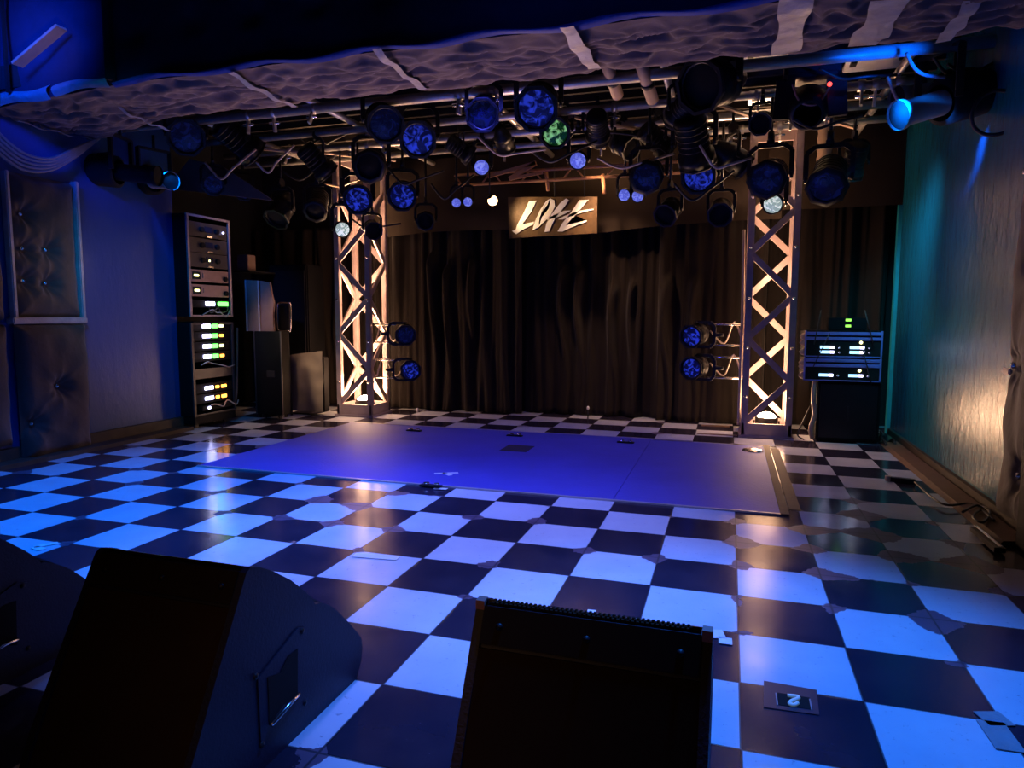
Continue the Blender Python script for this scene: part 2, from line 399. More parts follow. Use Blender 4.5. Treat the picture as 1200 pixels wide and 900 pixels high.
# ------------------------------------------------------------------ padded soffit
def soff(u, v):
    x = LX+.01+(RX-LX+1.2)*u
    yn = 2.2+.45*max(0, (-11-x)/4); yf = 4.27+.04*sin(x*1.1)+.02*sin(x*3.3)+max(0, (-11.5-x))*.33
    y = yn+(yf-yn)*v
    z = 7.45-.035*abs(sin(x*1.55+.8*sin(y*2.2)))*sin(pi*v)
    r = .9*noise.noise(Vector((x*1.1, y*2.9, 3)))+.45*noise.noise(Vector((x*2.4, y*5.5, 9)))
    z += -.10*(1-abs(r)*3.0)*min(1, v*6)*min(1, (1-v)*5)
    tx, ty = (x*1.05) % 1-.5, (y*1.25+.5*(int(math.floor(x*1.05)) % 2)) % 1-.5
    z += .09*math.exp(-(tx*tx+ty*ty*1.6)*22)
    if v > .93: z += (v-.93)*4
    return Vector((x, y, z))
sf = thing('padded_beam', 'long overhead beam wrapped in quilted grey brown cloth across the stage front', 'beam', (-5.5, 3.2, 7.3))
MB().grid(soff, 420, 56).build('padding', 'cloth', sf)
MB().box((LX, 2.5, 7.75), (RX+1.2, 4.05, 8.2)).build('core_board', 'black', sf)
def fasc(u, v):
    x = LX-.2+(RX-LX+1.4)*u; z = 7.44+3.6*v; y = 2.2+.45*max(0, (-11-x)/4)
    tx, tz = (x*.8) % 1-.5, (z*.9) % 1-.5
    y += .10*math.exp(-(tx*tx+tz*tz)*30)-.04*noise.noise(Vector((x*1.5, z*1.5, 0)))
    return Vector((x, y-.02, z))
MB().grid(fasc, 160, 40).build('upper_fascia', 'fascia', sf)
def strip(a, b, w, name='tape_strip', mat='tape'):
    A, B = atz(*a, 7.33), atz(*b, 7.33)
    def g(u, v):
        p = A.lerp(B, v); x = p.x+(u-.5)*w*(1+.15*sin(v*9+p.x)); 
        return Vector((x, p.y+.02*sin(v*15+u*3), 7.30+.025*sin(v*17+x*3)+.05*(2*v-1)**4))
    MB().grid(g, 6, 24).build(name, mat, sf)
for a, b, w in (((20, 142), (112, 164), .08), ((140, 128), (200, 153), .10), ((270, 86), (346, 126), .14), ((441, 60), (500, 106), .14), ((664, 31), (697, 82), .22),
                ((934, -2), (920, 64), .38), ((1046, -2), (1010, 56), .45), ((1140, 4), (1102, 50), .22)):
    strip(a, b, w)
# ledge along the near lower edge, taped (catches the blue beam)
def ledge(x0, x1, z0, z1, y0, nm_, mt2):
    def g(u, v):
        x = x0+(x1-x0)*u; t = v*pi
        return Vector((x, y0+.45*max(0, (-11-x)/4)-.09*sin(t)-.03*noise.noise(Vector((x*1.4, v, 5))), z0+(z1-z0)*v+.04*sin(x*3+v)))
    MB().grid(g, 60, 6).build(nm_, mt2, sf)
ledge(-15.2, -12.9, 7.42, 7.66, 2.15, 'ledge_tape', 'tape'); ledge(-12.75, -11.2, 7.42, 7.62, 2.14, 'ledge_tape', 'tape')
ledge(-11.1, 4.4, 7.42, 7.52, 2.17, 'ledge_piping', 'piping')
a, b = aty(20, 76, 2.05), aty(72, 32, 2.05); MB().bar(a, b, .05, .22, up=(0, 1, 0)).build('diagonal_tan_streak', 'duct', sf)  # tan bar drawn for a diagonal streak across the fascia
MB().box((-11.2, 2.05, 7.5), (-11.05, 2.15, 9.8)).box((-14.0, 2.3, 7.6), (-13.95, 2.36, 9.8)).build('seam_cover', 'hole', sf)

# ------------------------------------------------------------------ quilted wall pads
def pad(label, cat, y0, y1, z0, z1, x, btn, sgn=1, tape=(), th=.26):
    t = thing('wall_pad', label, cat, (x, (y0+y1)/2, z0))
    def g(u, v):
        y = y0+(y1-y0)*u; z = z0+(z1-z0)*v
        e = min(u, 1-u, v*(z1-z0)/(y1-y0), (1-v)*(z1-z0)/(y1-y0))
        h = th*(1-math.exp(-e*16))+.05*noise.noise(Vector((y*2.4, z*1.6, x)))
        for by, bz in btn:
            dy, dz = y-by, z-bz; dd = sqrt(dy*dy+dz*dz); an = atan2(dz, dy)
            h -= .2*math.exp(-dd*dd*26)+.05*math.exp(-dd*2.2)*abs(sin(an*4+by*7))*(1-math.exp(-dd*12))
        return Vector((x+sgn*max(.01, h), y, z))
    MB().grid(g, 70, 90).build('padding', 'clothd', t)
    for by, bz in btn: MB().lathe((x+sgn*.06, by, bz), (sgn, 0, 0), [(0, .05), (.04, .05), (.06, 0)], 10).build('button', 'chrome', t)
    for lo, hi in tape: MB().box(lo, hi, bev=.02).build('edge_tape', 'tape', t)
    return t
bt = lambda L_: [tuple(atx(px, py, LX+.1).yz) for px, py in L_]
pad('upper buttoned dark brown quilted pad on the blue left wall', 'wall pad', 2.85, 4.42, 3.15, 6.25, LX+.02, bt([(24, 251), (26, 291), (53, 293), (27, 329), (53, 332)]), 1,
    (((LX+.02, 4.40, 3.1), (LX+.22, 4.50, 6.3)), ((LX+.02, 2.7, 3.02), (LX+.25, 4.5, 3.16)), ((LX+.02, 2.78, 3.1), (LX+.2, 2.87, 6.25))))
pad('lower buttoned dark brown quilted pad standing above the left baseboard', 'wall pad', 2.75, 4.45, .05, 3.0, LX+.15, bt([(62, 452), (32, 496)]), 1)
pad('dark quilted pad cut by the left edge of the frame', 'wall pad', 1.1, 2.65, .4, 3.0, LX+.02, bt([]), 1)
pad('plain dark quilted pad at the upper left edge of the frame', 'wall pad', 1.1, 2.65, 3.1, 6.2, LX+.02, bt([]), 1)
rp = pad('creased brown quilted pad hung at the near end of the teal wall', 'wall pad', 3.1, 4.4, .15, 7.2, RX-.02, [(3.6, .9), (4.1, 2.5), (3.7, 4.0), (4.2, 5.4)], -1,
    (((RX-.16, 4.1, 2.35), (RX-.1, 4.42, 2.45)),), th=.12)

# ------------------------------------------------------------------ curtains
def curtain(name, label, x0, x1, z0, z1, y, nf, amp=.16, seed=0, mat='curtain', group=None, gather=()):
    rnd = random.Random(seed); ph = [rnd.uniform(0, 6.28) for _ in range(6)]
    def g(u, v):
        x = x0+(x1-x0)*u; z = z0+(z1-z0)*v
        a_ = noise.noise(Vector((x*1.3, z*.07, seed))); b_ = noise.noise(Vector((x*3.1, z*.10, seed+4))); c2_ = noise.noise(Vector((x*6.5, z*.16, seed+9)))
        w = 1.9*(1-2.2*abs(a_))*.8+1.2*(1-2*abs(b_))*.7+.5*c2_-1.2
        yy = y-amp*w
        for gx, gz, gr in gather:     # swags pulled toward a point
            dx, dz = x-gx, gz-z
            if dz > -.1: yy -= gr*math.exp(-((dx+.12*sin(dz*1.3))/(.17-.02*min(dz, 4)))**2*2)*math.exp(-dz*.45)*(1-math.exp(-(dz+.1)*6))*1.4
        return Vector((x, yy, z))
    o = MB().grid(g, int((x1-x0)*26), 40).build(name, mat)
    sm = o.modifiers.new('thickness', 'SOLIDIFY'); sm.thickness = .004
    return tag(o, label, 'curtain', group)
curtain('stage_curtain', 'black pleated backdrop curtain behind the left tower lamps, left of the sign', -11.4, -6.62, .03, 7.9, 13.38, 11, seed=1, gather=((-9.7, 5.2, .4), (-9.2, 4.8, .4), (-8.3, 5.0, .3)))
curtain('stage_curtain', 'black pleated backdrop curtain directly below the sign', -6.6, -2.3, .03, 7.9, 13.8, 9, seed=2, gather=((-5.3, 4.7, .5), (-4.75, 4.65, .5), (-3.7, 4.2, .45), (-3.1, 4.35, .5)))
curtain('stage_curtain', 'black pleated backdrop curtain between the sign and the right tower', -2.28, .8, .03, 7.9, 13.4, 7, seed=3, gather=((-2.0, 4.3, .45), (-1.2, 4.3, .4)))
curtain('stage_curtain', 'black pleated curtain behind the wireless receiver stack', .85, 4.0, .03, 8.4, 13.8, 5, seed=4)
curtain('stage_curtain', 'brown lit loose curtain in the left recess beside the left tower', -17.0, -11.45, .03, 6.3, 13.7, 7, amp=.22, seed=5)
def val(u, v):
    x = -12.5+13.6*u; bot = 5.75+.22*abs(sin(u*5))
    return Vector((x, 13.05-.07*sin(x*1.7+v*3)-.12*noise.noise(Vector((x*.5, v*3, 2))), bot+(8.3-bot)*v))
tag(MB().grid(val, 120, 24).build('border_curtain', 'valance'), 'dark brown horizontal border cloth above the backdrop curtains', 'curtain')
def val2(u, v):
    x = .7+3.4*u; return Vector((x, 12.9-.05*sin(x*2), 6.2+2.4*v))
tag(MB().grid(val2, 30, 12).build('border_curtain', 'valance'), 'short brown border cloth right of the right tower', 'curtain')

# ------------------------------------------------------------------ truss towers
def tower(label, x0, y0, s, h, ztop):
    t = thing('truss_tower', label, 'truss tower', (x0+s/2, y0+s/2, 0))
    L = .17
    MB().box((x0-.05, y0-.05, 0), (x0+s+.05, y0+s+.05, .06)).build('base_plate', 'truss', t)
    for q, (a, b) in enumerate(((x0, y0), (x0+s-L, y0), (x0, y0+s-L), (x0+s-L, y0+s-L))):
        MB().box((a, b, .06), (a+L, b+L, ztop), bev=.015).build('leg', 'truss', t)
    for z in (.06, ztop-.35):
        mb = MB(); mb.box((x0, y0+.01, z), (x0+s, y0+.08, z+.32)).box((x0, y0+s-.08, z), (x0+s, y0+s-.01, z+.32)).box((x0+.01, y0, z), (x0+.08, y0+s, z+.32)).box((x0+s-.08, y0, z), (x0+s-.01, y0+s, z+.32)).build('end_frame', 'truss', t)
    faces = ((lambda u, z: (x0+.08+u*(s-.16), y0+.07, z)), (lambda u, z: (x0+.08+u*(s-.16), y0+s-.07, z)),
             (lambda u, z: (x0+.07, y0+.08+u*(s-.16), z)), (lambda u, z: (x0+s-.07, y0+.08+u*(s-.16), z)))
    for fi, f in enumerate(faces):
        z = .4; k = fi % 2
        up = (0, 1, 0) if fi < 2 else (1, 0, 0)
        while z+h < ztop-.2:
            mb = MB(); mb  .bar(f(k % 2, z), f((k+1) % 2, z+h), .16, .05, up=up); mb.build('brace', 'truss', t)
            z += h; k += 1
    mb = MB()
    for z in [1.1+i*1.3 for i in range(5)]:
        for a in (x0+L/2, x0+s-L/2): MB().lathe((a, y0, z), (0, -1, 0), [(0, .045), (.03, .04), (.05, 0)], 8).build('bolt_head', 'chrome', t)
    return t
TL = tower('square steel truss tower left of the backdrop, glowing from a lamp inside its foot', -12.15, 11.1, 1.25, 1.12, 8.3)
TR = tower('square steel truss tower right of the sign, glowing from a lamp inside its foot', .18, 11.1, 1.27, 1.12, 8.3)

def uplight(label, x, y, rx):
    t = thing('floor_uplight', label, 'uplight', (x, y, .06))
    MB().lathe((x, y, .06), (0, 0, 1), [(0, .26), (.05, .28), (.42, .30), (.44, .26)], 18).build('housing', 'metal', t)
    MB().lathe((x, y-.02, .46), (0, -.25, 1), [(0, .26), (.08, .22), (.14, .12), (.16, 0)], 18).build('lens', 'bulb', t)
    MB().box((x-.34, y-.04, .1), (x-.3, y+.04, .4)).box((x+.3, y-.04, .1), (x+.34, y+.04, .4)).build('yoke', 'metal', t)
uplight('glowing round uplight inside the foot of the left truss tower', -11.45, 11.65, 0)
uplight('glowing round uplight inside the foot of the right truss tower', .85, 11.7, 0)

# ------------------------------------------------------------------ pipe grid
def pipe(label, p0, p1, r, mat='steel', cat='pipe', name='overhead_pipe'):
    o = MB().cyl(p0, p1, r, n=14).build(name, mat); return tag(o, label, cat)
ZP = 7.95
pipe('front overhead steel pipe just behind the padded beam, blue lit at its right end', (-15, 5.8, ZP-.1), (3.9, 5.8, ZP-.1), .11)
pipe('second overhead steel pipe counted from the padded beam', (-14.9, 8.0, ZP), (3.9, 8.0, ZP), .09)
pipe('third overhead steel pipe counted from the padded beam', (-14.8, 9.5, ZP), (3.9, 9.5, ZP), .09)
pipe('rear overhead steel pipe running between the two tower tops', (-15.5, 11.0, 8.0), (3.9, 11.0, 8.0), .085)
for i, (x, lab) in enumerate(((-13.2, 'overhead cross pipe running front to back above the rack tower'), (-9.6, 'overhead cross pipe running front to back left of centre'), (-5.6, 'overhead cross pipe running front to back near the sign'), (-1.6, 'overhead cross pipe running front to back left of the right tower'), (2.9, 'overhead cross pipe running front to back above the receiver stack'))):
    pipe(lab, (x, 5.3, ZP+.2), (x, 13.2, ZP+.2), .08)
rnd = random.Random(21)
clamp0 = None
for i in range(34):  # clamps scattered at random, added for warm speckle under the ceiling
    y, z, r = ((5.8, ZP-.1, .11), (8.0, ZP, .09), (9.5, ZP, .09), (11.0, 8.0, .085))[i % 4]
    x = rnd.uniform(-13, 3)
    if clamp0 is None:
        clamp0 = thing('pipe_clamp', 'small shiny hook clamp gripping an overhead pipe', 'clamp', (0, 0, 0), 'clamps on the overhead pipes')
        MB().cyl((-.07, 0, 0), (.07, 0, 0), .118, n=12).build('collar', 'steel', clamp0)
        MB().bar((0, 0, -.12), (0, -.02, -.42), .09, .05).build('tail', 'steel', clamp0)
        MB().cyl((-.13, 0, -.22), (.13, 0, -.22), .035, n=8).build('bolt', 'chrome', clamp0)
        c = clamp0
    else: c = copy_tree(clamp0)
    c.location = Vector((x, y, z))*U; c.rotation_euler = (rnd.uniform(-.5, .5), 0, 0)
for i, (x0, y0, x1, y1) in enumerate(((-13.5, 8, -11.8, 9.5), (-11.5, 9.5, -9.9, 11), (-9.2, 8, -8.1, 9.5), (-7.6, 9.5, -6.2, 11), (-3.9, 8, -2.6, 9.5), (-2.4, 9.5, -.8, 11), (-.6, 8, .3, 9.5), (1.4, 9.5, 2.6, 11))):
    tag(MB().bar((x0, y0, ZP-.12), (x1, y1, ZP-.12), .09, .05).build('diagonal_bar', 'duct'), ('first', 'second', 'third', 'fourth', 'fifth', 'sixth', 'seventh', 'eighth')[i]+' from the left of the short diagonal bars tying the overhead pipes', 'bar', 'diagonal bars between the overhead pipes')
# sign batten truss
bt_ = thing('batten_frame', 'thin orange lit ladder batten hanging above the sign', 'batten', (-4.5, 11.6, 7.1))
for z in (7.42, 7.12): MB().cyl((-8.2, 11.6, z), (-.6, 11.6, z), .045, n=10).build('chord', 'wood', bt_)
for i in range(12):
    x = -8.0+i*.62; MB().cyl((x, 11.6, 7.12), (x+.31*(1 if i % 2 else -1)*.8, 11.6, 7.42), .025, n=6).build('rung', 'wood', bt_)
for x in (-7.6, -4.4, -1.0): MB().cyl((x, 11.6, 7.42), (x, 11.6, 8.0), .03, n=8).build('drop_rod', 'iron', bt_)
a, b, c_ = aty(572, 207, 11.4), aty(628, 191, 11.4), aty(610, 213, 11.4)
o = MB().bar(a, b, .08, .10).bar(b, aty(597, 210, 11.4), .08, .12).bar(aty(597, 210, 11.4), aty(636, 202, 11.4), .07, .08).build('timber_bracket', 'wood'); tag(o, 'orange lit wooden bracket above the sign', 'bracket')
# ceiling joists / fixtures
o = MB()
for i in range(9):
    y = 5.4+i*.93+.2*sin(i*5); o.box((-15.8, y, 8.75), (5, y+.12, 9.1))
tag(o.build('ceiling_joists', 'joist'), 'dark timber joists under the black ceiling above the lamps', 'joists')['kind'] = 'stuff'
for (x0, x1, y0, z, lab) in ((.05, 1.35, 9.3, 8.35, 'bright white ceiling panel above the top of the right tower'), (-.1, 1.1, 7.2, 8.6, 'pale ceiling panel behind the right end of the padded beam'), (2.0, 3.3, 8.3, 8.6, 'pale ceiling panel right of the right tower')):
    t = thing('ceiling_panel', lab, 'panel', (x0, y0, z)); MB().box((x0, y0, z), (x1, y0+.9, z+.1), bev=.02).build('face', 'white', t)
    MB().box((x0+.08, y0+.15, z-.05), (x0+.2, y0+.4, z)).box((x1-.3, y0+.2, z-.03), (x1-.2, y0+.3, z)).build('catch', 'metal', t)
for (p0, p1, lab) in (((706, 80), (724, 112), 'left tan duct tube poking down behind the padded beam'), ((746, 78), (765, 118), 'right tan duct tube poking down behind the padded beam')):
    a, b = aty(*p0, 5.2), aty(*p1, 6.3); a.z += .3
    t = thing('duct_tube', lab, 'duct', a); MB().cyl(a, b, .12, n=14).build('tube', 'duct', t); mid = a.lerp(b, .62)
    MB().cyl(mid, a.lerp(b, .69), .135, n=14).build('band', 'metal', t)
a, b = (2.05, 12.2, 7.0), (2.05, 12.2, 8.9)
o = MB().lathe(a, (0, 0, 1), [(i*.13, .17+.025*(i % 2)) for i in range(30)], 14).build('ribbed_duct', 'duct'); tag(o, 'vertical ribbed tan duct right of the right tower', 'duct')

# ------------------------------------------------------------------ lamps
def yoke(mb, r, h):
    pts = [(-r*1.12, 0, 0), (-r*1.12, 0, h*.8), (-r*.7, 0, h), (r*.7, 0, h), (r*1.12, 0, h*.8), (r*1.12, 0, 0)]
    for a, b in zip(pts, pts[1:]): mb.bar(a, b, .05 if abs(a[0]-b[0]) > .01 else .05, .09)
    return mb
def make_can(kind):
    """pivot at origin, light faces -Y"""
    t = bpy.data.objects.new('par_lamp', None); COL.objects.link(t); OFF[t.name] = (0, 0, 0)
    if kind == 'par':
        body = MB().lathe((0, .62, 0), (0, -1, 0), [(0, .0), (0, .16), (.1, .2), (.3, .27), (.42, .345), (.5, .35), (.52, .33), (.6, .33), (1.0, .34), (1.0, .30), (.95, .30)], 24)
        b = body.build('body', 'metal', t)
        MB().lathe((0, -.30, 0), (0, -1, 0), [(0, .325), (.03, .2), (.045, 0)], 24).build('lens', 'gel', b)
        fr = MB()
        for k in range(8):
            a0, a1 = 2*pi*(k+.5)/8, 2*pi*(k+1.5)/8
            fr.bar((cos(a0)*.37, -.40, sin(a0)*.37), (cos(a1)*.37, -.40, sin(a1)*.37), .07, .05)
        fr.build('gel_frame', 'metal', b); rr = .35
    elif kind == 'small':
        b = MB().lathe((0, .3, 0), (0, -1, 0), [(0, 0), (0, .1), (.1, .13), (.3, .2), (.5, .21), (.5, .18), (.46, .18)], 20).build('body', 'metal', t)
        MB().lathe((0, -.17, 0), (0, -1, 0), [(0, .18), (.02, .1), (.03, 0)], 20).build('lens', 'lensblue', b); rr = .21
    elif kind == 'fresnel':
        b = MB().lathe((0, .55, 0), (0, -1, 0), [(0, 0), (0, .26), (.05, .3), (.75, .3), (.77, .36), (.95, .37), (.95, .31), (.9, .31)], 24)
        for k in range(5): b.lathe((0, .45-k*.12, 0), (0, -1, 0), [(0, .3), (0, .312), (.03, .312), (.03, .3)], 24)
        b = b.build('body', 'metal', t)
        MB().lathe((0, -.32, 0), (0, -1, 0), [(0, .31), (.05, .2), (.08, 0)], 24).build('lens', 'geldark', b)
        MB().lathe((0, -.405, 0), (0, -1, 0), [(0, .30), (.0, .40), (.04, .40), (.04, .30)], 8).build('gel_frame', 'metal', b); rr = .37
    y_ = yoke(MB(), rr, .62).build('yoke', 'iron', t)
    for s_ in (-1, 1): MB().cyl((s_*rr*1.2, 0, 0), (s_*rr*1.05, 0, 0), .07, n=10).build('knob', 'metal', y_)
    MB().box((-.07, -.1, .62), (.07, .1, .72), bev=.01).cyl((-.05, 0, .78), (.05, 0, .78), .13, n=12).build('clamp', 'iron', t)
    return t
PROTO = {k: make_can(k) for k in ('par', 'small', 'fresnel')}
USED = {k: False for k in PROTO}
def lamp(kind, px, py, Y, label, aim=None, sc=1., zp=None, gel=None, group='lamps hung from the overhead pipes', side=None, name='par_lamp'):
    p = aty(px, py, Y)
    if USED[kind]: t = copy_tree(PROTO[kind])
    else: t = PROTO[kind]; USED[kind] = True; PROTO[kind] = copy_tree(t); PROTO[kind]['tmp'] = 1
    for k in list(t.keys()):
        if k == 'tmp': del t[k]
    t.name = name
    aim = Vector(aim) if aim else Vector((-2.2, -6, 1.5))
    d = (aim-p); pan = atan2(d.x, -d.y); tilt = atan2(-d.z, sqrt(d.x**2+d.y**2))
    t.location = p*U; t.rotation_euler = (0, 0, pan); t.scale = (1, 1, 1)
    tag(t, label, 'stage light', group)
    for c in t.children:
        c.scale = (sc, sc, sc)
        if c.name.startswith('body'):
            c.rotation_euler = (tilt, 0, 0)
            if gel:
                for l in c.children:
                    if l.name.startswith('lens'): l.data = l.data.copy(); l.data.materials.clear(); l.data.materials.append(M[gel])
        if side and (c.name.startswith('yoke') or c.name.startswith('clamp')): c.rotation_euler = side
    if zp is not None and zp-p.z > .95*sc:
        r = MB().cyl((0, 0, .78*sc), (0, 0, zp-p.z), .035, n=8).build('drop_rod', 'iron', t, local=True)
        r.parent = t
    return t
Z1 = 7.85
lamp('par', 631, 122, 5.0, 'largest blue crinkled gel lamp just below the middle of the padded beam', sc=1.1, zp=Z1)
lamp('par', 567, 131, 5.6, 'dim blue lamp just left of the largest blue gel lamp', sc=.9, zp=Z1, gel='geldark')
lamp('par', 448, 142, 5.6, 'dim dark blue lamp right under the beam, upper left neighbour of the crinkled blue lamp', sc=1.05, zp=Z1, gel='geldark', aim=(1.5, -6, 1))
lamp('par', 491, 160, 7.4, 'bright crinkled blue gel lamp left of centre, below the beam edge', sc=1.15, zp=ZP)
lamp('par', 652, 153, 8, 'lamp with the green gel frame and green flecked lens', sc=.95, zp=ZP, gel='gelgreen').children
lamp('par', 420, 232, 9.2, 'blue patterned lamp in front of the top of the left tower', sc=1.05, zp=ZP)
lamp('par', 472, 228, 9.5, 'blue patterned lamp just right of the left tower', sc=1.05, zp=ZP)
lamp('small', 565, 195, 9.5, 'small round pale blue lamp upper left of the sign', sc=1.05, zp=ZP, name='spot_lamp')
lamp('small', 678, 187, 9.5, 'small round pale blue lamp above the right part of the sign', sc=1.1, zp=ZP, name='spot_lamp')
lamp('fresnel', 760, 205, 8, 'flat dark navy lamp right of the sign', sc=.98, zp=ZP, name='fresnel_lamp')
lamp('par', 821, 204, 9.3, 'blue patterned lamp left of the right tower', sc=1.08, zp=ZP)
lamp('fresnel', 902, 207, 8, 'big navy lamp in front of the right tower, below the white panel', sc=1.05, zp=ZP, name='fresnel_lamp')
lamp('fresnel', 971, 209, 8, 'big navy lamp just right of the right tower', sc=1.08, zp=ZP, aim=(-1, -6, -3), name='fresnel_lamp')
lamp('small', 535, 237, 11.2, 'left one of the twin tiny blue lamps left of the sign', sc=.72, zp=ZP, name='spot_lamp')
lamp('small', 548.5, 236, 11.2, 'right one of the twin tiny blue lamps left of the sign', sc=.72, zp=ZP, name='spot_lamp')
lamp('small', 732, 228, 11.2, 'left one of the twin pale lamps right of the sign', sc=.85, zp=ZP, name='spot_lamp')
lamp('small', 748, 229, 11.2, 'right one of the twin pale lamps right of the sign', sc=.85, zp=ZP, gel='lensblue', name='spot_lamp')
lamp('par', 785, 246, 9.8, 'unlit black lamp tilted down below the navy lamp right of the sign', sc=.8, zp=ZP, gel='hole', aim=(-6, -2, -2))
lamp('par', 845, 247, 9.8, 'unlit black lamp just left of the right tower, below the blue lamp', sc=.8, zp=ZP, gel='hole', aim=(-1, -2, 0))
lamp('small', 907, 238, 9.8, 'glaring white lens lamp below the big navy lamp on the right tower', sc=1.15, zp=None, gel='lenswhite', name='spot_lamp')
lamp('small', 400, 268, 9.6, 'pale green white lens lamp left of the left tower', sc=1.1, zp=ZP, gel='lenswhite', aim=(2, -6, 1), name='spot_lamp')
lamp('par', 330, 246, 9.6, 'black lamp with a brown lit rim hanging right of the rack tower', sc=1.0, zp=ZP, gel='hole', aim=(-13, 5, 1))
lamp('fresnel', 372, 240, 9.6, 'unlit black lamp between the rack tower and the left tower', sc=.9, zp=ZP, aim=(-9, 2, 0), gel='hole', name='fresnel_lamp')
lamp('fresnel', 435, 192, 8.2, 'unlit black lamp above the blue lamp on the left tower', sc=1.1, zp=ZP, aim=(-5, -2, 3), gel='hole', name='fresnel_lamp')
lamp('fresnel', 499, 258, 11, 'faint black lamp above the backdrop, left of the sign', sc=.75, zp=ZP, gel='hole', name='fresnel_lamp')
lamp('par', 436, 268, 10.2, 'dark green tinted lamp to the right of the left tower leg', sc=.7, zp=ZP, gel='hole', aim=(0, -2, 0))
lamp('fresnel', 813, 168, 7.5, 'big black lamp above the blue lamp left of the right tower', sc=1.1, zp=ZP, aim=(0, 12, 2), gel='hole', name='fresnel_lamp')
lamp('par', 838, 97, 5.9, 'large black drum lamp under the beam, right of the duct tubes', sc=1.3, zp=None, aim=(-3, 2, 6), gel='hole')
lamp('fresnel', 800, 128, 7.2, 'black lamp hanging below the duct tubes', sc=.8, zp=ZP, aim=(-6, 14, 5), gel='hole', name='fresnel_lamp')
lamp('par', 893, 143, 7.6, 'little black lamp just under the white ceiling panel', sc=.62, zp=ZP, gel='hole')
lamp('fresnel', 700, 150, 8, 'black lamp between the green lamp and the duct tubes', sc=.8, zp=ZP, aim=(-4, 14, 5), gel='hole', name='fresnel_lamp')
lamp('par', 730, 170, 9.5, 'black lamp above and left of the dark navy lamp', sc=.8, zp=ZP, gel='hole', aim=(6, 4, 2))
lamp('par', 858, 185, 9.2, 'black ribbed lamp with brown highlights left of the right tower top', sc=.9, zp=ZP, gel='hole', aim=(6, 12, 3))
lamp('par', 218, 158, 6.0, 'dim blue lamp tucked under the left end of the padded beam', sc=1.15, zp=Z1, gel='geldark')
lamp('par', 250, 215, 8.2, 'blue tinted dark lamp above the rack tower', sc=.8, zp=ZP, gel='geldark')
lamp('par', 285, 222, 9.3, 'small dark blue lamp right above the rack tower corner', sc=.75, zp=ZP, gel='geldark', aim=(0, -6, 0))
lamp('fresnel', 280, 165, 7, 'black lamp below the left third of the padded beam', sc=1.1, zp=ZP, gel='hole', aim=(-10, 12, 4), name='fresnel_lamp')
lamp('fresnel', 372, 190, 8, 'black lamp under the first white pipe end', sc=.9, zp=ZP, gel='hole', aim=(-8, 12, 3), name='fresnel_lamp')
lamp('fresnel', 540, 175, 8.5, 'black lamp above the small pale blue lamp left of the sign', sc=.7, zp=ZP, gel='hole', aim=(-2, 12, 4), name='fresnel_lamp')
lamp('par', 590, 165, 9.5, 'black lamp back above the orange bracket', sc=.7, zp=ZP, gel='hole', aim=(-6, 14, 4))
lamp('fresnel', 770, 165, 8.5, 'black lamp above the flat navy lamp', sc=.8, zp=ZP, gel='hole', aim=(2, 12, 4), name='fresnel_lamp')
lamp('fresnel', 1000, 190, 10, 'dark lamp behind the big navy lamp at right', sc=.8, zp=ZP, gel='hole', aim=(2, 12, 4), name='fresnel_lamp')

# lamps clamped to the towers
def side_lamps(tx, sgn, pts, labs, aimx):
    for (px, py), lb in zip(pts, labs):
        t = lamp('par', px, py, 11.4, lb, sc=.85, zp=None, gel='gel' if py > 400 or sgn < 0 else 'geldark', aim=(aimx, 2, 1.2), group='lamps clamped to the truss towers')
        p = aty(px, py, 11.4)
        pr = t.rotation_euler.z
        for c in list(t.children):
            if c.name.startswith('yoke') or c.name.startswith('clamp'):
                c.rotation_euler = (0, (pi/2)*(1 if (tx > p.x) else -1), 0)
        dx = abs(tx-p.x)
        s_ = 1 if tx > p.x else -1
        for k in (-.28, .28):
            MB().cyl((s_*.3, -.05, k), (s_*dx, .0, k), .03, n=8).build('arm', 'chrome', t, local=True)
        MB().tube([(s_*.35, .3, .1), (s_*dx*.6, .4, -.25), (s_*dx*.8, .1, .35), (s_*dx, .05, -.3)], .022).build('power_lead', 'cablew', t, local=True)
        for c in t.children:
            if c.name.startswith('arm') or c.name.startswith('power_lead'): c.rotation_euler = (0, 0, -pr)
side_lamps(-10.9, 1, [(475, 391), (481, 433)], ['upper lamp clamped to the side of the left tower', 'lower lamp clamped to the side of the left tower'], -5)
side_lamps(.18, -1, [(816, 392), (816, 430)], ['upper lamp clamped to the side of the right tower', 'lower lamp clamped to the side of the right tower'], -5)

# sign lamp
p = aty(579, 235, 11.0)
t = thing('spot_lamp', 'tiny glowing warm lamp just left of the sign', 'stage light', p)
MB().lathe(p+Vector((-.14, -.05, .14)), (.5, .45, -.6), [(0, 0), (0, .08), (.14, .1), (.2, .11)], 14).build('body', 'metal', t)
MB().lathe(p+Vector((-.05, .02, -.0)), (.1, -1, -.3), [(-.04, .14), (.06, .13), (.14, 0)], 14).build('lens', 'bulb2', t)
MB().cyl(p+Vector((-.14, 0, .14)), p+Vector((-.14, 0, 8.0-p.z)), .02, n=6).build('drop_rod', 'iron', t)

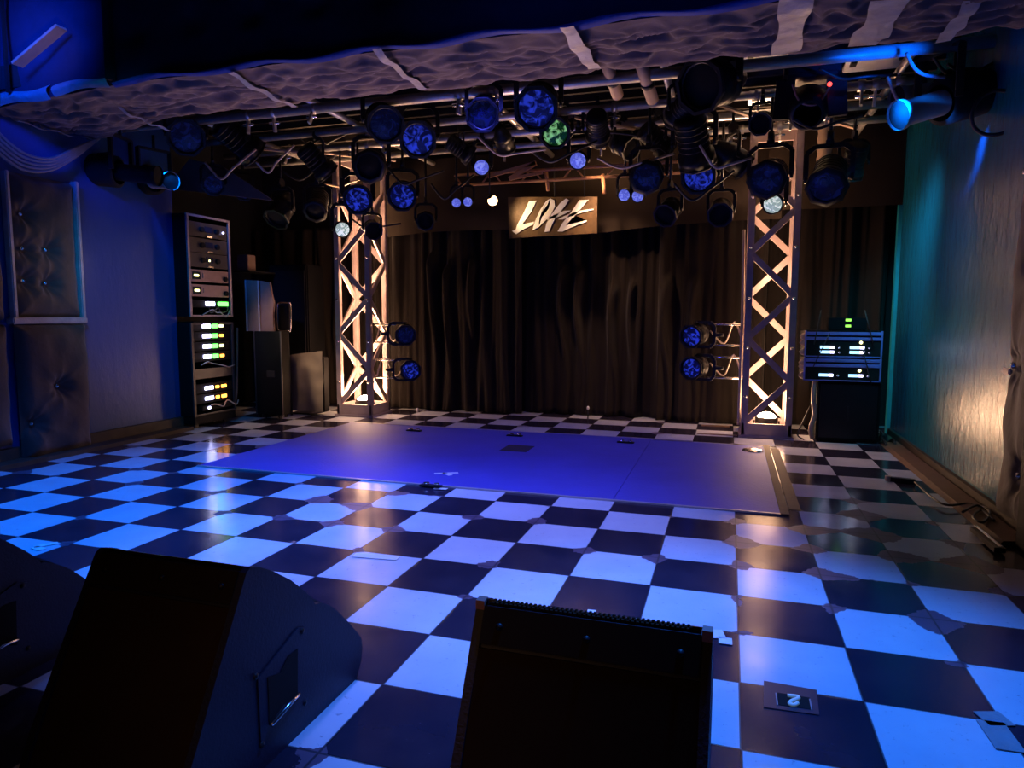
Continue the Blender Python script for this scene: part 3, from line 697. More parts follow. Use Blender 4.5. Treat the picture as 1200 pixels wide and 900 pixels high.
# moving head left and profile spots right
def profile_spot(label, p, d, length, r, zp, front='metal', bodymat='hole', glow=False, cat='stage light'):
    t = thing('profile_spot', label, cat, p)
    d = Vector(d).normalized()
    MB().lathe(p-d*length*.5, d, [(0, 0), (0, r*.9), (.05, r), (length*.45, r), (length*.47, r*.78)], 20).build('body', bodymat, t)
    b = MB().lathe(p-d*length*.05, d, [(0, r*.55), (length*.40, r*.55), (length*.41, r*.64), (length*.46, r*.64)], 20).build('barrel', front, t)
    MB().lathe(p+d*length*.39, d, [(0, r*.6), (.02, 0)], 20).build('lens', 'hole', b)
    sd = d.cross(Vector((0, 0, 1))).normalized()
    MB().bar(p-sd*r*1.15, p-sd*r*1.15+Vector((0, 0, r*2.2)), .05, .12).bar(p+sd*r*1.15, p+sd*r*1.15+Vector((0, 0, r*2.2)), .05, .12).bar(p-sd*r*1.15+Vector((0, 0, r*2.2)), p+sd*r*1.15+Vector((0, 0, r*2.2)), .12, .05).build('yoke', 'iron', t)
    if zp > p.z+r*2.2: MB().cyl(p+Vector((0, 0, r*2.2)), Vector((p.x, p.y, zp)), .04, n=8).build('drop_rod', 'iron', t)
    MB().box(p-d*length*.4-sd*.1+Vector((0, 0, r*.8)), p-d*length*.1+sd*.1+Vector((0, 0, r*1.15)), bev=.02).build('knob_box', 'metal', t)
    return t
pb = aty(1098, 122, 6.0)
profile_spot('large black spotlight with blue glowing barrel hanging before the teal wall', pb, (aty(1050, 136, 5.6)-pb), 2.0, .40, 7.85, front='paint')
pb2 = aty(1100, 108, 7.2)
profile_spot('long black spotlight behind the blue lit one by the teal wall', pb2, (-1, -.5, -.2), 2.2, .36, 7.95, front='steel')
pl = aty(182, 212, 6.6)
profile_spot('black spotlight in front of the left wall with blue light on its barrel', pl, (1, -.35, -.12), 2.0, .36, 7.85, front='paint')
pl2 = aty(143, 202, 5.4)
profile_spot('long black spotlight at far left, partly over the blue wall', pl2, (1, .3, -.1), 2.2, .38, 7.85)
# ring loop of cable on the right
c_ = aty(1168, 132, 5.6)
tag(MB().tube([c_+Vector((.36*cos(a), .05*sin(a*2), .36*sin(a))) for a in [2*pi*i/12 for i in range(12)]], .03, closed=True).build('cable_loop', 'cable'), 'round loop of black cable hanging before the teal wall top', 'cable')
# moving light with red LED
p = aty(950, 98, 6.8)
t = thing('moving_light', 'bulky black moving light with a red indicator right of the tower top', 'stage light', p)
MB().box(p+Vector((-.5, -.35, .05)), p+Vector((.5, .35, .5)), bev=.06).build('base', 'metal', t)
for s_ in (-1, 1): MB().bar(p+Vector((s_*.45, 0, .1)), p+Vector((s_*.5, 0, -.65)), .12, .35).build('fork_arm', 'metal', t)
hd = MB().lathe(p+Vector((0, .3, -.2)), (-.1, -1, -.75), [(0, 0), (0, .26), (.1, .34), (.6, .36), (.8, .3), (.8, .25)], 20).build('head', 'metal', t)
MB().lathe(p+Vector((.3, -.36, -.15)), (0, -1, 0), [(0, .045), (.02, .04), (.03, 0)], 8).build('indicator_led', 'ledr', t)
MB().tube([p+Vector((-.35, -.36, -.1)), p+Vector((-.2, -.42, -.45)), p+Vector((.1, -.4, -.5)), p+Vector((.3, -.37, -.2))], .02).build('lead', 'ledr' if 0 else 'pink', t)
MB().cyl(p+Vector((0, 0, .5)), Vector((p.x, p.y, 7.95)), .05).build('drop_rod', 'iron', t)
# box frame at left, pink lit cloth triangle, small fixtures
a = [aty(*q, 8.6) for q in ((207, 205), (222, 186), (262, 196), (320, 235), (205, 222))]
o = MB().prism([(q.x, q.z) for q in a], lambda u, v, w: (u, w, v), 8.6, 8.66).build('hanging_cloth', 'cloth'); tag(o, 'pinkish grey cloth stretched above the rack tower', 'cloth')
a = [aty(*q, 7.6) for q in ((290, 236), (365, 247), (325, 205), (300, 200))]

# ------------------------------------------------------------------ cables
def cable(label, pts, r=.03, mat='cable'):
    return tag(MB().tube(pts, r).build('hanging_cable', mat), label, 'cable')
for i, (dz, lab) in enumerate(((0, 'top grey cable of the swagged bundle at the upper left wall'), (.12, 'second grey cable of the swagged bundle at the upper left wall'), (.24, 'third grey cable of the swagged bundle at the upper left wall'), (.36, 'fourth grey cable of the swagged bundle at the upper left wall'), (.48, 'lowest grey cable of the swagged bundle at the upper left wall'))):
    cable(lab, [atx(-8, 150+i*6, LX+.3), atx(25, 178+i*5, LX+.35), atx(58, 186+i*3.4, LX+.4), atx(88, 174+i*2.4, LX+.35), atx(116, 162, LX+.3)], .035, 'cableg')
rnd = random.Random(5)
cl = [((300, 190), (345, 170)), ((330, 200), (400, 178)), ((350, 160), (420, 150)), ((380, 215), (440, 205)), ((450, 190), (520, 200)), ((505, 215), (555, 205)), ((560, 160), (640, 175)), ((620, 175), (700, 165)),
      ((680, 140), (760, 160)), ((700, 185), (790, 180)), ((760, 140), (840, 150)), ((790, 215), (860, 200)), ((820, 170), (880, 185)), ((930, 140), (1010, 135)), ((960, 80), (1050, 88)), ((1040, 90), (1100, 100)), ((1090, 60), (1150, 90)), ((1110, 75), (1195, 60)), ((240, 190), (300, 175)), ((410, 255), (470, 262))]
for i, (a, b) in enumerate(cl):
    Y = 6.5+rnd.random()*4 if 320 < a[0] < 900 else 6.2
    A, B = aty(*a, Y), aty(*b, Y+.4); sag = rnd.uniform(.15, .5)
    wh = 'above the rack tower' if a[0] < 320 else 'above the left tower' if a[0] < 450 else 'between the left tower and the sign' if a[0] < 560 else 'above the sign' if a[0] < 700 else 'between the sign and the right tower' if a[0] < 870 else 'above the receiver stack'
    o = tag(MB().tube([A, A.lerp(B, .3)-Vector((0, 0, sag)), A.lerp(B, .6)-Vector((0, .1, sag*.7)), B], .028).build('hanging_cable', 'cable' if i % 3 else 'cablew'), ('thin black' if i % 3 else 'thin tan')+' cable sagging among the lamps '+wh, 'cable', 'sagging cables '+wh+(' tan' if i % 3 == 0 else ' black'))
# cable on the blue lit pipe at right
cable('blue lit cable curling down from the front pipe at right', [aty(1062, 62, 5.55), aty(1072, 80, 5.5), aty(1085, 88, 5.5), aty(1108, 91, 5.5)], .03, 'cableg')
cable('thin cable running down the inside leg of the right tower', [(.12, 11.3, z) for z in (.3, 1.5, 2.6, 3.5)] + [(.08, 11.3, 5.5)], .04, 'cablew')

# ------------------------------------------------------------------ sign
sg = thing('banner_sign', 'dark rectangular banner reading LOFT in white brush letters', 'sign', (-5.2, 12.2, 5.6))
SY = 12.0
def sgp(x, y, w):      # crop pixels -> sign plane
    px, py = 580+x*140/1200, 180+y*105/900
    q = aty(px, py, SY); return Vector((q.x, w, q.z))
MB().prism([(130, 437), (1028, 432), (1026, 798), (140, 850)], sgp, SY, SY+.06).build('board', 'banner', sg)
LET = {
 'L': [[(345, 480), (422, 472), (365, 590), (275, 712), (395, 685), (390, 712), (290, 760), (215, 810), (172, 778), (212, 762), (225, 720), (290, 600)]],
 'O': [[(380, 770), (400, 690), (460, 560), (520, 475), (560, 452), (600, 472), (604, 530), (565, 610), (500, 682), (445, 735), (450, 665), (490, 622), (540, 560), (557, 500), (545, 497), (480, 590), (450, 650), (445, 738)]],
 'F': [[(715, 452), (747, 468), (680, 560), (600, 660), (545, 782), (500, 788), (520, 700), (570, 610), (655, 500)], [(512, 660), (600, 615), (700, 575), (765, 573), (700, 607), (600, 650), (530, 668)]],
 'T': [[(850, 468), (942, 464), (860, 560), (790, 640), (712, 722), (920, 670), (926, 684), (760, 745), (680, 785), (632, 782), (680, 700), (760, 600)], [(638, 662), (700, 628), (850, 575), (992, 555), (990, 566), (880, 592), (760, 635), (680, 662)]],
}
for k, polys in LET.items():
    mb = MB()
    for po in polys: mb.prism(po, sgp, SY-.03, SY-.004)
    mb.build('letter', 'letter', sg)
for q in ((600, 470), (900, 466)): MB().cyl(sgp(q[0], q[1]-30, SY+.02), sgp(q[0], q[1]-30, SY+.02)+Vector((0, -.2, 1.1)), .02, n=6).build('hanging_wire', 'cable', sg)
for q, k in (((640, 201), 6.8), ((706, 204), 6.7)):
    a = aty(*q, 11.6); o = MB().cyl(a, a-Vector((-.06, 0, .55)), .05, n=8).build('hook', 'wood'); tag(o, 'short hook hanging from the batten '+('left' if q[0] < 700 else 'right')+' of the pair above the sign', 'hook')

# ------------------------------------------------------------------ left rack tower (faces the stage, +X)
RF = -14.5
def ry(px): return atx(px, 400, RF).y
RY0, RY1 = 7.55, 9.15
zt = lambda py: atx(248, py, RF).z
rk = thing('equipment_rack', 'tall black equipment rack of two stacked frames beside the blue wall', 'rack', (RF-.8, 8.35, 0))
ztop = atx(222, 250, RF).z; zmid = zt(371); zmid2 = zt(378); zlow = .35
for z0, z1 in ((zmid, ztop), (zlow, zmid2)):
    mb = MB().box((RF-1.7, RY0-.03, z0), (RF-.02, RY0, z1)).box((RF-1.7, RY1, z0), (RF-.02, RY1+.03, z1)).box((RF-1.7, RY0, z1-.03), (RF-.02, RY1, z1)).box((RF-1.7, RY0, z0), (RF-.02, RY1, z0+.03)).box((RF-1.7, RY0, z0), (RF-1.65, RY1, z1))
    mb.build('shell', 'casedark', rk)
    mb = MB().box((RF-.03, RY0-.06, z0), (RF+.02, RY0+.02, z1)).box((RF-.03, RY1-.02, z0), (RF+.02, RY1+.06, z1)).box((RF-.03, RY0, z1-.06), (RF+.02, RY1, z1)).box((RF-.03, RY0, z0), (RF+.02, RY1, z0+.05))
    mb.build('front_frame', 'caseedge' if z0 > 2 else 'ampdark', rk)
MB().box((RF-1.7, RY0-.03, .12), (RF, RY1+.03, .33)).build('plinth', 'casedark', rk)
for y in (RY0+.2, RY1-.2):
    for x in (RF-1.5, RF-.2): MB().cyl((x-.03, y, .08), (x+.03, y, .08), .08, n=12).build('castor', 'metal', rk)
def unit(label, py, h, mat, name='power_amplifier', lights=(), details='knobs'):
    z = zt(py); t = thing(name, label, 'rack unit', (RF, 8.35, z-h/2), 'units in the rack tower')
    MB().box((RF-1.2, RY0+.1, z-h/2+.01), (RF-.05, RY1-.1, z+h/2-.01)).build('chassis', 'casedark', t)
    MB().box((RF-.05, RY0+.05, z-h/2), (RF-.01, RY1-.05, z+h/2), bev=.008).build('faceplate', mat, t)
    if details == 'knobs':
        for y in (RY0+.5, RY0+1.1): MB().cyl((RF-.01, y, z), (RF+.06, y, z), .075, n=14).build('knob', 'hole', t)
        MB().box((RF-.01, RY0+.65, z-.06), (RF+.0, RY0+.95, z+.1)).build('display', 'fascia', t)
        MB().box((RF-.01, RY0+.7, z-h/2), (RF+.03, RY0+.9, z-h/2+.05)).build('badge', 'chrome', t)
    if details == 'amp':
        MB().box((RF-.01, RY0+.1, z-h*.3), (RF+.0, RY0+.4, z+h*.3)).build('window', 'hole', t)
        MB().box((RF-.01, RY0+.5, z-h*.18), (RF+.01, RY0+.75, z+h*.2)).build('badge', 'amppink', t)
        MB().cyl((RF-.01, RY1-.2, z-.06), (RF+.05, RY1-.2, z-.06), .07, n=12).build('knob', 'casedark', t)
    for (y, w, hh, m_) in lights: MB().box((RF-.01, RY0+y, z-hh), (RF+.03, RY0+y+w, z+hh), bev=.01).build('indicator', m_, t)
    return t
unit('topmost knobbed unit with a blue indicator in the left rack', 271, .4, 'ampdark', 'audio_processor', ((1.35, .06, .025, 'ledw'),))
unit('second knobbed unit from the top of the left rack', 289, .4, 'ampdark', 'audio_processor')
unit('third knobbed unit from the top of the left rack', 306, .4, 'ampdark', 'audio_processor', ((.75, .05, .025, 'ledy'),))
unit('upper champagne fronted amplifier in the left rack', 324, .34, 'amppink', 'power_amplifier', ((.15, .17, .03, 'ledy'),), 'amp')
unit('lower champagne fronted amplifier in the left rack', 341, .34, 'amppink', 'power_amplifier', ((.15, .17, .03, 'ledy'),), 'amp')
unit('black unit with white and green lights at the bottom of the upper rack frame', 356, .22, 'casedark', 'power_amplifier', ((.55, .36, .06, 'ledw'), (1.05, .42, .06, 'ledg')), '')
for i, py in enumerate((382, 393.5, 405.5, 417.5)):
    unit(('topmost', 'second', 'third', 'lowest')[i]+' of the four green lit black amplifiers in the lower rack frame', py, .27, 'casedark', 'power_amplifier', ((.38, .32, .055, 'ledw'), (.76, .22, .06, 'ledg'), (1.06, .16, .04, 'ledo' if i % 2 else 'ledy')), '')
unit('grey drawer panel below the green lit amplifiers in the left rack', 437, .28, 'ampdark', 'rack_drawer', ((.95, .3, .015, 'ledy'),) if 0 else (), '')
for i, py in enumerate((454, 466)):
    unit(('upper' if i == 0 else 'lower')+' of the two amplifiers with white and orange lights low in the left rack', py, .27, 'casedark', 'power_amplifier', ((.38, .34, .05, 'ledw'), (.82, .14, .04, 'ledo'), (1.06, .2, .045, 'ledo')), '')
z = zt(477); t = thing('power_strip', 'small strip with a glowing white lamp at the bottom of the left rack', 'rack unit', (RF, 8.3, z))
MB().box((RF-.1, RY0+.2, z-.07), (RF+.05, RY1-.1, z+.07), bev=.02).build('housing', 'casedark', t); MB().box((RF+.05, RY0+.42, z-.03), (RF+.08, RY0+.52, z+.04), bev=.01).build('indicator', 'ledw', t)
rnd = random.Random(3)
def rack_cable(lab, pys, y0, y1, mat, seed):
    r_ = random.Random(seed); pts = []
    n = 6
    for i in range(n+1):
        pts.append(Vector((RF+.05+.06*r_.random(), y0+(y1-y0)*i/n+r_.uniform(-.05, .05), zt(pys+r_.uniform(-5, 5)))))
    tag(MB().tube(pts, .018).build('patch_cable', mat), lab, 'cable')
rack_cable('green lit patch cable across the middle gap of the left rack', 367, RY0+.3, RY1-.1, 'cableg', 1)
rack_cable('dark patch cable across the middle gap of the left rack', 364, RY0+.5, RY1-.2, 'cable', 2)
rack_cable('grey patch cable looping below the green lit amplifiers', 428, RY0+.2, RY1-.05, 'cableg', 3)
rack_cable('tan patch cable at the bottom of the left rack', 475, RY0+.6, RY1+.1, 'cablew', 4)
tag(MB().tube([Vector((RF+.1, RY1+.05, zt(q))) + Vector((0, .12*sin(q*.3), 0)) for q in (385, 400, 420, 440, 460, 476)], .03).build('patch_cable', 'cable'), 'black cable running down the right side of the lower rack frame', 'cable')

# ------------------------------------------------------------------ gear in the left recess
t = thing('flight_case', 'large black flight case on the floor right of the rack tower', 'case', (-13.6, 10, 0))
MB().box((-14.3, 9.9, .12), (-13.3, 10.3, 2.72), bev=.03).build('body', 'casedark', t)
for x in (-14.3, -13.34): MB().box((x, 9.88, .12), (x+.04, 9.91, 2.72)).build('edge_trim', 'ampdark', t)
for x in (-14.1, -13.5):
    for y in (10.0, 10.3): MB().cyl((x-.03, y, .06), (x+.03, y, .06), .06, n=12).build('castor', 'metal', t)
MB().box((-13.85, 9.86, 1.3), (-13.55, 9.9, 1.5), bev=.01).build('handle', 'iron', t)
def bx(px, py, Y): return aty(px, py, Y)
for i, (a, b, c, d, lab) in enumerate((((288, 328), (303, 329), (303, 393), (289, 392), 'left brown board standing on the black flight case'), ((304, 329), (316, 331), (321, 393), (304, 393), 'right brown board with a ragged edge standing on the black flight case'))):
    P = [bx(*q, 9.95+i*.05) for q in (a, b, c, d)]
    zb = 2.72
    poly = [(P[0].x, P[0].z), (P[1].x, P[1].z)]
    if i: poly += [(P[2].x-.05, 3.9), (P[2].x+.03, 3.6), (P[2].x-.02, 3.2)]
    poly += [(P[2].x, zb), (P[3].x, zb)]
    t = thing('leaning_board', lab, 'board', ((P[0].x+P[1].x)/2, 9.95, zb), 'boards on the flight case')
    MB().prism(poly, lambda u, v, w: (u, w, v), 9.95+i*.05, 10.03+i*.05).build('panel', 'card', t)
    MB().bar((P[0].x, 9.94, zb), (P[0].x, 9.94, P[0].z), .04, .04).build('edge_tape', 'tape', t)
# folding chair frame
t = thing('folded_chair', 'folded chair with a rounded pale metal frame right of the brown boards', 'chair', aty(333, 392, 10.6))
fr = [aty(*q, 10.6) for q in ((326, 386), (325, 360), (328, 355), (337, 355), (340, 358), (340, 386), (337, 388), (329, 388))]
MB().tube(fr, .035, closed=True).build('frame', 'chrome', t)
MB().prism([(q.x, q.z) for q in [aty(*s, 10.6) for s in ((327, 358), (338, 358), (338, 386), (327, 386))]], lambda u, v, w: (u, w, v), 10.62, 10.68).build('backrest', 'casedark', t)
# legs down to the floor
for px in (327, 339):
    a = aty(px, 386, 10.75); MB().cyl(Vector((a.x, 10.75, 0)), Vector((a.x, 10.66, a.z)), .035, n=8).build('leg', 'iron', t)
t = thing('covered_amplifier', 'boxy amplifier under a tan cloth cover left of the left tower', 'amplifier', (-12.35, 11.3, 0))
A, B = aty(331, 417, 10.95), aty(377, 411, 10.95)
def cov(u, v):
    x = A.x+(B.x-A.x)*u; z = .12+(A.z+(B.z-A.z)*u-.12)*v
    return Vector((x, 10.95+.05*sin(u*6+v*3)*sin(v*pi)+.04*noise.noise(Vector((x*3, z*3, 1))), z))
MB().grid(cov, 24, 24).build('cloth_front', 'tan', t)
MB().box((A.x, 11.02, .1), (B.x, 11.35, min(A.z, B.z)-.02), bev=.03).build('body', 'casedark', t)
t = thing('shelf_box', 'small pinkish box on a bracket high beside the rack tower', 'box', aty(284, 320, 10.5))
a, b = aty(278, 317, 10.5), aty(290, 298, 10.5); MB().box((a.x, 10.5, a.z), (b.x, 10.9, b.z), bev=.02).build('body', 'card', t)
MB().box((a.x-.1, 10.45, a.z-.05), (b.x+.1, 14.4, a.z)).build('shelf', 'casedark', t)
t = thing('speaker_cabinet', 'dark tall speaker cabinet standing behind the brown boards', 'speaker', (-14.4, 12.3, 0))
MB().box((-15.3, 11.8, 0.05), (-13.6, 12.8, 4.9), bev=.04).build('cabinet', 'casedark', t); MB().box((-15.2, 11.76, .3), (-13.7, 11.8, 4.7)).build('grille', 'metal', t)

# ------------------------------------------------------------------ right: wireless receivers on amp cabinet
t = thing('subwoofer_cabinet', 'black cabinet standing under the receiver cases', 'cabinet', (2.75, 11.6, 0))
MB().box((2.02, 11.05, .03), (3.5, 12.2, 1.58), bev=.03).build('body', 'casedark', t)
MB().box((2.1, 11.02, .12), (3.42, 11.05, 1.5)).build('grille', 'metal', t)
MB().box((2.74, 11.0, .55), (2.78, 11.02, .95)).build('badge', 'iron', t)
def rcase(label, z0, z1, rows, zl):
    t = thing('receiver_case', label, 'rack case', (2.55, 11.6, z0), 'stacked receiver cases')
    MB().box((1.66, 11.02, z0), (3.46, 12.2, z1), bev=.02).build('body', 'casedark', t)
    for dz in (.04, .17): MB().box((1.68, 10.97, z1-dz-.075), (3.44, 11.03, z1-dz+.01), bev=.01).build('rail', 'railblue', t)
    MB().box((1.66, 10.97, z0), (3.46, 11.02, z0+.03)).build('lower_rail', 'railblue', t)
    for x in (1.66, 3.42): MB().box((x, 10.97, z0), (x+.04, 11.02, z1)).build('side_rail', 'railblue', t)
    MB().box((1.7, 10.995, z0+.03), (3.42, 11.02, z1-.25)).build('front_panel', 'hole', t)
    for z in zl:
        for x in (2.03, 2.72):
            MB().box((x, 10.98, z-.035), (x+.22, 10.995, z+.035)).build('display', 'lcd', t)
            MB().box((x+.23, 10.98, z-.03), (x+.33, 10.995, z+.03)).build('meter', 'ledw', t)
            MB().lathe((x+.45, 10.99, z-.01), (0, -1, 0), [(0, .03), (.02, .03), (.03, 0)], 8).build('knob', 'chrome', t)
    MB().lathe((2.97, 10.99, zl[-1]+.13), (0, -1, 0), [(0, .04), (.02, .03), (.03, 0)], 8).build('indicator_led', 'ledy', t)
    for j, z in enumerate((z0+.12, z0+.35, z1-.15)): MB().lathe((1.66, 11.1, z), (-1, 0, 0), [(0, .1), (.06, .08), (.1, .03), (.12, 0)], 10).build('corner_fitting', 'duct', t)
    for (x, zz, dx) in ((1.88, z1-.2 if rows == 2 else z1-.1, .12 if rows == 2 else .35), (3.25, z1-.2 if rows == 2 else z0+.1, -.25)):
        MB().cyl((x, 10.94, zz-.15), (x+dx, 10.90, zz+.72), .013, n=6).build('antenna', 'cable', t)
    return t
rcase('lower receiver case with one row of lit displays', 1.59, 2.19, 1, (1.74,))
rcase('upper receiver case with two rows of lit displays', 2.20, 2.87, 2, (2.33, 2.45))
p = aty(995, 380, 11.4); t = thing('network_switch', 'small black device with two green lights on top of the receiver cases', 'device', p)
MB().box((p.x-.5, 11.3, 2.87), (p.x+.4, 11.7, 3.2), bev=.02).build('body', 'casedark', t)
for dz in (-.02, .13): MB().box((p.x-.1, 11.28, 2.98+dz), (p.x+.03, 11.3, 3.04+dz)).build('indicator', 'lcdg', t)
tag(MB().tube([(1.95, 11.1, 1.55), (1.93, 11.0, 1.1), (1.98, 11.05, .7), (1.9, 11.0, .35), (1.95, 11.05, .08)], .06).build('multicore_cable', 'duct'), 'thick tan cable bundle hanging left of the black cabinet', 'cable')
tag(MB().tube([(1.9, 11.3, .9), (1.72, 11.1, .5), (1.6, 11.1, .15), (1.75, 11.0, .04)], .02).build('floor_cable', 'cable'), 'thin black cable curving left of the black cabinet', 'cable')
rnd = random.Random(9)
for k, (lab, x0) in enumerate((('black cable curling on the floor right of the black cabinet', 3.55), ('second black cable piled at the foot of the teal wall corner', 3.7))):
    tag(MB().tube([(x0+.15*rnd.random(), 10.6+.3*i+.2*rnd.random(), .05+.12*(i % 2)) for i in range(6)], .035).build('floor_cable', 'cable'), lab, 'cable')
# gutter clutter at lower right
tag(MB().tube([atz(*q, .08) for q in ((1072, 565), (1095, 585), (1112, 592), (1135, 590), (1150, 597))], .02).build('floor_cable', 'cable'), 'long black cable lying along the wooden strip at right', 'cable')
tag(MB().tube([atz(*q, .12) for q in ((1128, 600), (1145, 592), (1160, 600), (1152, 612), (1140, 606), (1150, 598), (1165, 610))], .02).build('floor_cable', 'cable'), 'tangled black cable beside the power strip at right', 'cable')
p = atz(1158, 632, .02); t = thing('power_strip', 'metal power strip lying on the floor at the right wall', 'power strip', p)
a, b = atz(1143, 620, .06), atz(1172, 645, .06); MB().bar(a, b, .14, .07, up=(0, 0, 1)).build('housing', 'iron', t)
MB().bar(a+Vector((0, 0, .055)), b+Vector((0, 0, .055)), .04, .01, up=(0, 0, 1)).build('socket_row', 'chrome', t)
p = atz(1048, 565, .0); t = thing('floor_clamp', 'small dark metal clamp lying on the tiles near the wooden strip', 'clamp', p)
MB().bar(p+Vector((-.1, .05, .05)), p+Vector((.35, -.05, .05)), .12, .08).build('jaw', 'metal', t); MB().cyl(p+Vector((-.12, 0, .02)), p+Vector((-.12, 0, .12)), .05).build('knob', 'cablew', t)
for px, py, lab in ((489, 482, 'tiny pale pin light on the floor left before the curtain'), (689, 480, 'tiny pale pin light on the floor below the right side of the sign')):
    p = aty(px, py, 12.85); t = thing('pin_light', lab, 'pin light', (p.x, p.y, 0)); MB().cyl((p.x, p.y, 0), (p.x, p.y, max(.06, p.z)), .02, n=6).build('stem', 'iron', t); MB().lathe((p.x, p.y, p.z), (0, 0, 1), [(0, .03), (.05, .05), (.1, .03), (.12, 0)], 8).build('head', 'letter', t)
pt = [(-.9, 12.2, .004), (.15, 12.9, .012)]
for x0, x1, y0, y1, mm in ((-.95, .1, 11.2, 11.3, 'kerb'), (-.9, -.1, 12.75, 12.85, 'kerb')):
    tag(MB().box((x0, y0, .002), (x1, y1, .02)).build('wood_strip', mm), 'thin wooden strip on the tiles left of the right tower, '+('nearer the mat' if y0 < 12 else 'nearer the curtain'), 'strip')

# ------------------------------------------------------------------ front speakers (wedge monitors seen from behind)
PROF = [(-5.05, .0), (-5.10, .12), (-4.97, .42), (-4.67, .97), (-4.385, 1.49), (-4.34, 1.515), (-4.25, 1.485), (-4.1, 1.40), (-3.9, 1.26), (-3.74, 1.12), (-3.64, 1.02), (-3.59, .94), (-3.53, .93), (-3.45, .89), (-3.36, .83), (-3.26, .74), (-3.08, .56), (-2.89, .34), (-2.87, .24), (-2.90, .12), (-2.98, 0)]
def wedge(label, x0, x1, rail=False, handle=True):
    t = thing('floor_monitor', label, 'speaker', ((x0+x1)/2, -4, 0))
    fn = lambda u, v, w: (w, u, v)
    inner = [((y+4.0)*.965-4.0, .01+v*.972) for y, v in PROF]
    MB().prism(inner, fn, x0+.05, x1-.05).build('cabinet', 'wedge', t)
    for a in (x0, x1-.055): MB().prism(PROF, fn, a, a+.055).build('side_panel', 'wedge', t)
    n = Vector((0, -.89, .45)) # outward normal of the back
    a0, a1 = Vector((0, -5.02, .12+.03)), Vector((0, -4.44, 1.33))
    mb = MB(); mb.box((x0+.06, -5.0, .2), (x1-.06, -4.98, .21)); mb = MB()
    P = [(x0+.055, -5.03, .22), (x1-.055, -5.03, .22), (x1-.055, -4.49, 1.28), (x0+.055, -4.49, 1.28)]
    A = [mb.bm.verts.new(Vector(q)+Vector((0, -.01, 0))) for q in P]; B = [mb.bm.verts.new(Vector(q)+Vector((0, .05, -.02))) for q in P]
    for q in ((A[0], A[1], A[2], A[3]), (B[3], B[2], B[1], B[0])): mb.bm.faces.new(q)
    for i in range(4): mb.bm.faces.new((A[i], B[i], B[(i+1) % 4], A[(i+1) % 4]))
    mb.build('back_panel', 'wback', t)
    mb = MB(); mb.bar((x0+.055, -4.43, 1.395), (x1-.055, -4.43, 1.395), .03, .215, up=(0, .46, .89)); mb.build('top_rail', 'wrail', t)
    for f in (.12, .5, .88):
        x = x0+(x1-x0)*f; MB().lathe((x, -4.445, 1.40), (0, -.89, .45), [(0, .022), (.012, .02), (.016, 0)], 10).build('screw', 'iron', t)
    # perforated front grille
    mb = MB(); gr = [(-4.33, 1.53), (-4.1, 1.43), (-3.9, 1.29), (-3.64, 1.05), (-3.45, .92), (-3.26, .77), (-3.08, .59), (-2.9, .38)]
    for (ya, za), (yb, zb) in zip(gr, gr[1:]): mb.bar((( x0+x1)/2, ya, za-.03), ((x0+x1)/2, yb, zb-.03), x1-x0-.12, .02, up=(0, 0, 1))
    mb.build('front_grille', 'metal', t)
    if rail:
        k = int((x1-x0-.2)/.028); mb = MB()
        for i in range(k):
            for r_ in range(3):
                x = x0+.1+i*.028+(r_ % 2)*.014; mb.box((x-.008, -4.372+r_*.024, 1.500+r_*.001), (x+.008, -4.356+r_*.024, 1.511))
        mb.build('perforated_edge', 'wback', t)
        MB().box((x0, -4.40, 1.47), (x0+.055, -4.33, 1.525)).build('worn_corner', 'pink', t); MB().box((x1-.055, -4.40, 1.44), (x1, -4.33, 1.525)).build('worn_corner', 'pink', t)
    if handle:
        for s_, xs in ((1, x1),):
            MB().prism([(-4.31, .22), (-3.76, .16), (-3.74, .82), (-3.84, .86), (-4.32, .70)], fn, xs, xs+.012).build('handle_plate', 'wedge', t)
            MB().prism([(-4.22, .30), (-4.05, .36), (-3.88, .30), (-3.86, .70), (-3.98, .70), (-4.08, .62), (-4.22, .66)], fn, xs+.012, xs+.018).build('handle_dark_plate', 'hole', t)  # raised black plate, its colour stands in for the shade of the recess
            MB().tube([(xs+.03, -4.22, .30), (xs+.06, -4.1, .355), (xs+.06, -4.0, .37), (xs+.03, -3.88, .35)], .016).build('handle', 'chrome', t)
            for y, z in ((-4.34, .73), (-3.79, .81), (-3.78, .22), (-4.3, .2)): MB().lathe((xs+.01, y, z), (1, 0, 0), [(0, .025), (.01, .022), (.014, 0)], 8).build('screw', 'iron', t)
    return t
wedge('black wedge speaker at lower left showing a handle recess on its blue lit side', -4.60, -3.27)
wedge('black wedge speaker at lower centre with a perforated top edge', -1.60, -.22, rail=True, handle=False)
wedge('dark wedge speaker cut by the left edge of the frame', -7.5, -6.18)
# plain black block filling the dark area at the lower right edge
tag(MB().box((3.75, 2.1, 0), (4.0, 3.0, 7), bev=.04).build('side_block', 'casedark'), 'tall black block at the right edge of the frame', 'speaker')
o = MB().box((-7.7, -4.7, .0), (-6.7, -4.5, .012)) ; o.bm.free()

# remove prototype copies that were kept aside
for k, pr in PROTO.items():
    for c in [pr]+list(pr.children_recursive): bpy.data.objects.remove(c)

